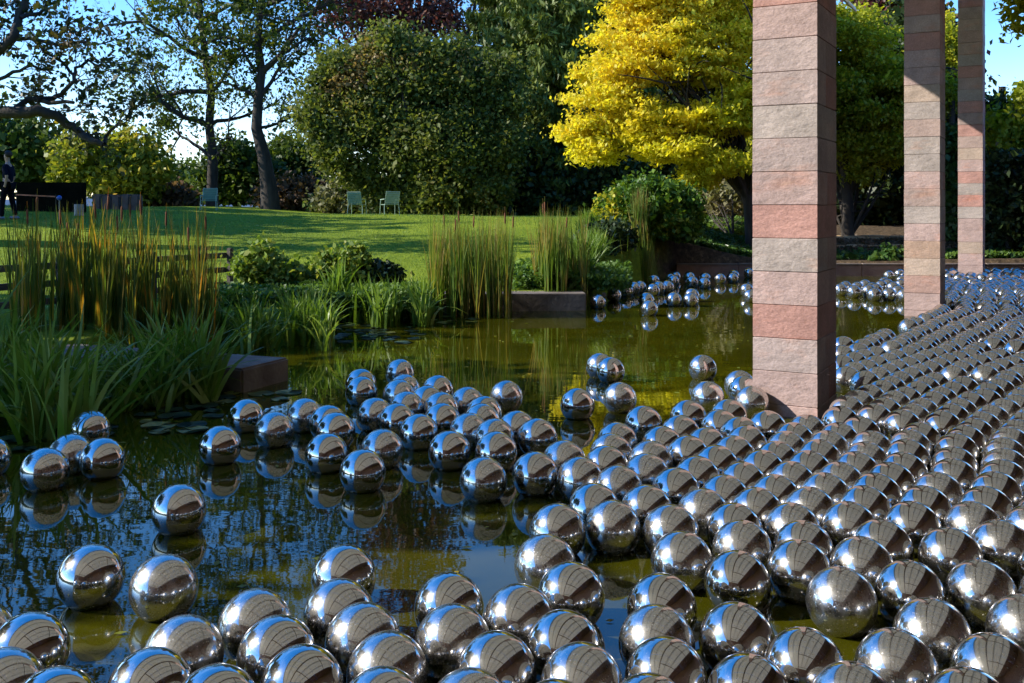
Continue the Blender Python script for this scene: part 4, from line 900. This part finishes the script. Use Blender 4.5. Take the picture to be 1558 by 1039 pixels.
# leaves fallen on the water
n = 420; Yd = 3.6+rng.random(n)**1.2*20; u = rng.uniform(0, 1500, n); x = (u-CX)/F*Yd
k = in_pool(x, Yd) & (np.hypot(x[:, None]-Q[None, :, 0], Yd[:, None]-Q[None, :, 1]).min(1) > .17); x = x[k]; Yd = Yd[k]; n = len(x)
a = rng.uniform(0, 6.28, n); L = rng.uniform(.018, .036, n); Vv = []
for q, w_ in ((0, 1), (math.pi/2, .55), (math.pi, 1), (-math.pi/2, .55)): Vv.append(np.stack([x+np.cos(a+q)*L*w_, Yd+np.sin(a+q)*L*w_, .004+.006*rng.random(n)], 1))
tag(obj_np('fallen_leaves', np.stack(Vv, 1).reshape(-1, 3), np.arange(n*4).reshape(n, 4), M['ymap']), 'yellow and brown leaves scattered on the water', 'leaves', None, 'stuff')
# stone ledges right of the nearest column
for k, (x0, x1, Yl, z0, z1, lb) in enumerate([(1258, 1372, 28.3, .2, .44, 'lowest earthy stone ledge, lit by sun between the columns'), (1250, 1400, 29.6, .3, .74, 'middle brown stone ledge between the columns'), (1240, 1420, 30.9, .5, .97, 'highest stone ledge, half in shade between the columns')]):
    bm = bmesh.new(); xa = (x0-CX)/F*Yl; xb = (x1-CX)/F*Yl; n_ = 5
    for j in range(n_):
        c = Vector((xa+(xb-xa)*(j+.5)/n_, Yl+random.uniform(-.06, .06), (z0+z1)/2+random.uniform(-.02, .02)-.1)); box(bm, c, ((xb-xa)/n_-.02, .9, z1-z0+.2), random.uniform(-.02, .02), .04)
    tag(obj_bm('stone_ledge', bm, M['ledge']), lb, 'stone step', 'stone ledges between the columns')
gx, gy = np.meshgrid(np.linspace(5.0, 8.6, 19), np.linspace(30.4, 31.7, 9)); gz = zfun(gx, gy)+.02; ii = np.arange(gx.size).reshape(gx.shape)
tag(obj_np('path', np.stack([gx, gy, gz], -1).reshape(-1, 3), np.stack([ii[:-1, :-1], ii[:-1, 1:], ii[1:, 1:], ii[1:, :-1]], -1).reshape(-1, 4), M['ledge'], smooth=True), None, None, None, 'structure')

# ---------------------------------------------------------------- garden chairs
def chair(label, x, y, Yc, rz, mat):
    p = gbase(x, Yc); t = thing('garden_chair', label, 'chair', p, 'green garden chairs on the lawn'); MM = Matrix.Translation(p) @ Matrix.Rotation(rz, 4, 'Z') @ Matrix.Scale(.88, 4)
    def put(name, bm, m=mat):
        bmesh.ops.transform(bm, matrix=MM, verts=bm.verts); return obj_bm(name, bm, m, t)
    bm = bmesh.new()
    for i in range(6): box(bm, (0, -.24+.095*i, .43-.012*(5-i)*.3), (.56, .082, .02), 0, .004)
    put('seat', bm)
    bm = bmesh.new()
    for i in range(6):
        z = .50+.078*i; yy = .27+.055*i*.62
        box(bm, (0, 0, 0), (.56, .018, .068), M4=Matrix.Translation((0, yy, z)) @ Matrix.Rotation(R(-24), 4, 'X')) if False else box(bm, (0, yy, z), (.56, .018, .07), 0, .003)
    put('backrest', bm)
    bm = bmesh.new()
    for s in (-1, 1):
        bar(bm, (s*.29, .24, .40), (s*.29, .46, .95), .016); bar(bm, (s*.29, -.26, .42), (s*.29, .30, .42), .014)
        bar(bm, (s*.33, -.24, .63), (s*.33, .34, .65), .022)
    bar(bm, (-.29, .46, .95), (.29, .46, .95), .016); put('frame', bm, M['chairw'])
    for sx in (-1, 1):
        for sy, a in ((-1, -.26), (1, .24)):
            bm = bmesh.new(); bar(bm, (sx*.31, a, .62 if sy < 0 else .42), (sx*.33, a+sy*.06, 0), .015); put('leg', bm, M['chairw'])
chair('green garden chair with slats, left one of the facing pair', 543, 322, 37.6, R(172), M['chair'])
chair('paler green slatted garden chair, right one of the pair beside the dark tree', 593, 322, 36.6, R(205), M['chairw'])
chair('lone teal garden chair beside the left tall trunk', 318, 316, 37.5, R(10), M['chair'])

# ---------------------------------------------------------------- odds and ends at the far left
bm = bmesh.new(); a = at(28, 279, 30); b_ = at(129, 281, 30)
box(bm, (a+b_)/2-Vector((0, 0, .5)), (b_.x-a.x, .25, 1.1), 0, .02); tag(obj_bm('board_wall', bm, M['darkwall']), 'low black board wall behind the walking person', 'wall')
bm = bmesh.new(); a = at(143, 295, 33); b_ = at(215, 293, 33); z0 = zg(a.x, 33)
for i in range(5):
    c = a.lerp(b_, (i+.5)/5); c.z = z0+.18; box(bm, c, ((b_.x-a.x)/5-.02, .4, .55+.05*random.random()), 0, .05)
tag(obj_bm('low_wall', bm, M['brick']), 'low dull red stone wall under the yellow maple', 'wall')
p = at(120, 311, 28.5); p.z = zg(p.x, 28.5); t = thing('litter_bin', 'light grey bin with a dark top at the end of the black wall', 'bin', p)
bm = bmesh.new(); bar(bm, p, p+Vector((0, 0, .33)), .13, 20); obj_bm('body', bm, M['grey'], t)
bm = bmesh.new(); bar(bm, p+Vector((0, 0, .334)), p+Vector((0, 0, .40)), .135, 20, .10); obj_bm('lid', bm, M['darkwall'], t)
p = at(24, 296, 27.2); q = at(84, 299, 27.2); t = thing('barrier_tape', 'faded orange barrier tape strung at knee height behind the person', 'barrier', (p.x, p.y, zg(p.x, 27.2)))
bm = bmesh.new(); box(bm, (p+q)/2, ((q-p).length, .012, .035), M4=Matrix.Translation((p+q)/2) @ Matrix.Rotation(math.atan2(-(q.z-p.z), q.x-p.x), 4, 'Y')); obj_bm('tape', bm, M['orange'], t)
for s in (p, (p+q)/2, q):
    bm = bmesh.new(); bar(bm, Vector((s.x, s.y+.03, zg(s.x, 27.2)-.1)), s+Vector((0, .03, .05)), .012); obj_bm('stake', bm, M['wood'], t)
c = at(90, 301, 27.0); t = thing('sprinkler', 'small bright blue plastic post cap at the end of the orange tape', 'marker', (c.x, c.y, zg(c.x, 27)))
bm = bmesh.new(); bmesh.ops.create_icosphere(bm, subdivisions=2, radius=.07, matrix=Matrix.Translation(c)); obj_bm('cap', bm, M['bluep'], t, smooth=True)
bm = bmesh.new(); bar(bm, Vector((c.x, c.y, zg(c.x, 27)-.05)), c-Vector((0, 0, .05)), .015); obj_bm('stake', bm, M['grey'], t)

# ---------------------------------------------------------------- person walking at the far left, facing left
def skin(name, verts, edges, radii, mat, parent, root=0, sub=2, loc=None):
    me = bpy.data.meshes.new(name); me.from_pydata(verts, edges, []); o = bpy.data.objects.new(name, me); link(o, parent)
    md = o.modifiers.new('skin', 'SKIN'); md.use_smooth_shade = True
    sv_ = me.skin_vertices[0].data if me.skin_vertices else None
    if sv_ is None:
        me.attributes.new  # older layer creation path
    for v, r in zip(me.skin_vertices[0].data, radii): v.radius = r if isinstance(r, tuple) else (r, r)
    me.skin_vertices[0].data[root].use_root = True
    o.modifiers.new('sub', 'SUBSURF').levels = sub; o.modifiers['sub'].render_levels = sub
    me.materials.append(mat); return o
pp = at(12, 316, 26.5); pp.z = zg(pp.x, 26.5)
pt_ = thing('person', 'person in dark navy clothes walking left with one hand behind the back', 'person', pp)
pv = [(0, 0, .95), (0, 0, 1.12), (.01, 0, 1.35), (0, 0, 1.47), (-.01, 0, 1.54), (-.02, 0, 1.60), (-.03, 0, 1.70), (-.02, 0, 1.77),     # pelvis .. head (0-7)
      (0, -.10, .90), (-.10, -.10, .50), (-.12, -.10, .10), (-.22, -.10, .04), (0, .10, .90), (.06, .10, .50), (.16, .10, .12), (.08, .10, .04),
      (0, -.19, 1.40), (.08, -.22, 1.15), (.03, -.20, .93), (.0, -.19, .85), (0, .19, 1.40), (.05, .24, 1.14), (-.06, .22, .92), (-.09, .21, .84)]
pe = [(0, 1), (1, 2), (2, 3), (3, 4), (4, 5), (5, 6), (6, 7), (0, 8), (8, 9), (9, 10), (10, 11), (0, 12), (12, 13), (13, 14), (14, 15), (2, 16), (16, 17), (17, 18), (18, 19), (2, 20), (20, 21), (21, 22), (22, 23)]
pr = [(.13, .12), (.12, .11), (.15, .12), (.08, .08), .05, .065, .085, .06, .085, .06, .042, .035, .085, .06, .042, .035, .052, .042, .03, .035, .052, .042, .03, .035]
skin('body', pv, pe, pr, M['skin'], pt_)
skin('shirt', [pv[i] for i in (0, 1, 2)]+[(0, 0, 1.49)]+[pv[16], pv[17], pv[20], pv[21]], [(0, 1), (1, 2), (2, 3), (2, 4), (4, 5), (2, 6), (6, 7)], [(.145, .135), (.135, .125), (.165, .135), .10, .068, .055, .068, .055], M['navy'], pt_)
skin('trousers', [pv[0], pv[8], pv[9], (-.12, -.10, .07), pv[12], pv[13], (.16, .10, .09)], [(0, 1), (1, 2), (2, 3), (0, 4), (4, 5), (5, 6)], [(.148, .135), .10, .078, .065, .10, .078, .065], M['blk'], pt_)
for s, (x_, y_, z_) in enumerate(((-.17, -.10, .04), (.12, .10, .05))):
    bm = bmesh.new(); box(bm, pp+Vector((x_, y_, z_)), (.27, .095, .075), 0, .025); obj_bm('shoe', bm, M['shoe'], pt_, smooth=True)
bm = bmesh.new(); bmesh.ops.create_uvsphere(bm, u_segments=20, v_segments=14, radius=.108, matrix=Matrix.Translation(pp+Vector((.0, 0, 1.735))) @ Matrix.Diagonal((1.02, .9, .95, 1)))
bmesh.ops.delete(bm, geom=[v for v in bm.verts if (v.co.x < pp.x-.045 and v.co.z < pp.z+1.76) or v.co.z < pp.z+1.65], context='VERTS'); obj_bm('hair', bm, M['hair'], pt_, smooth=True)
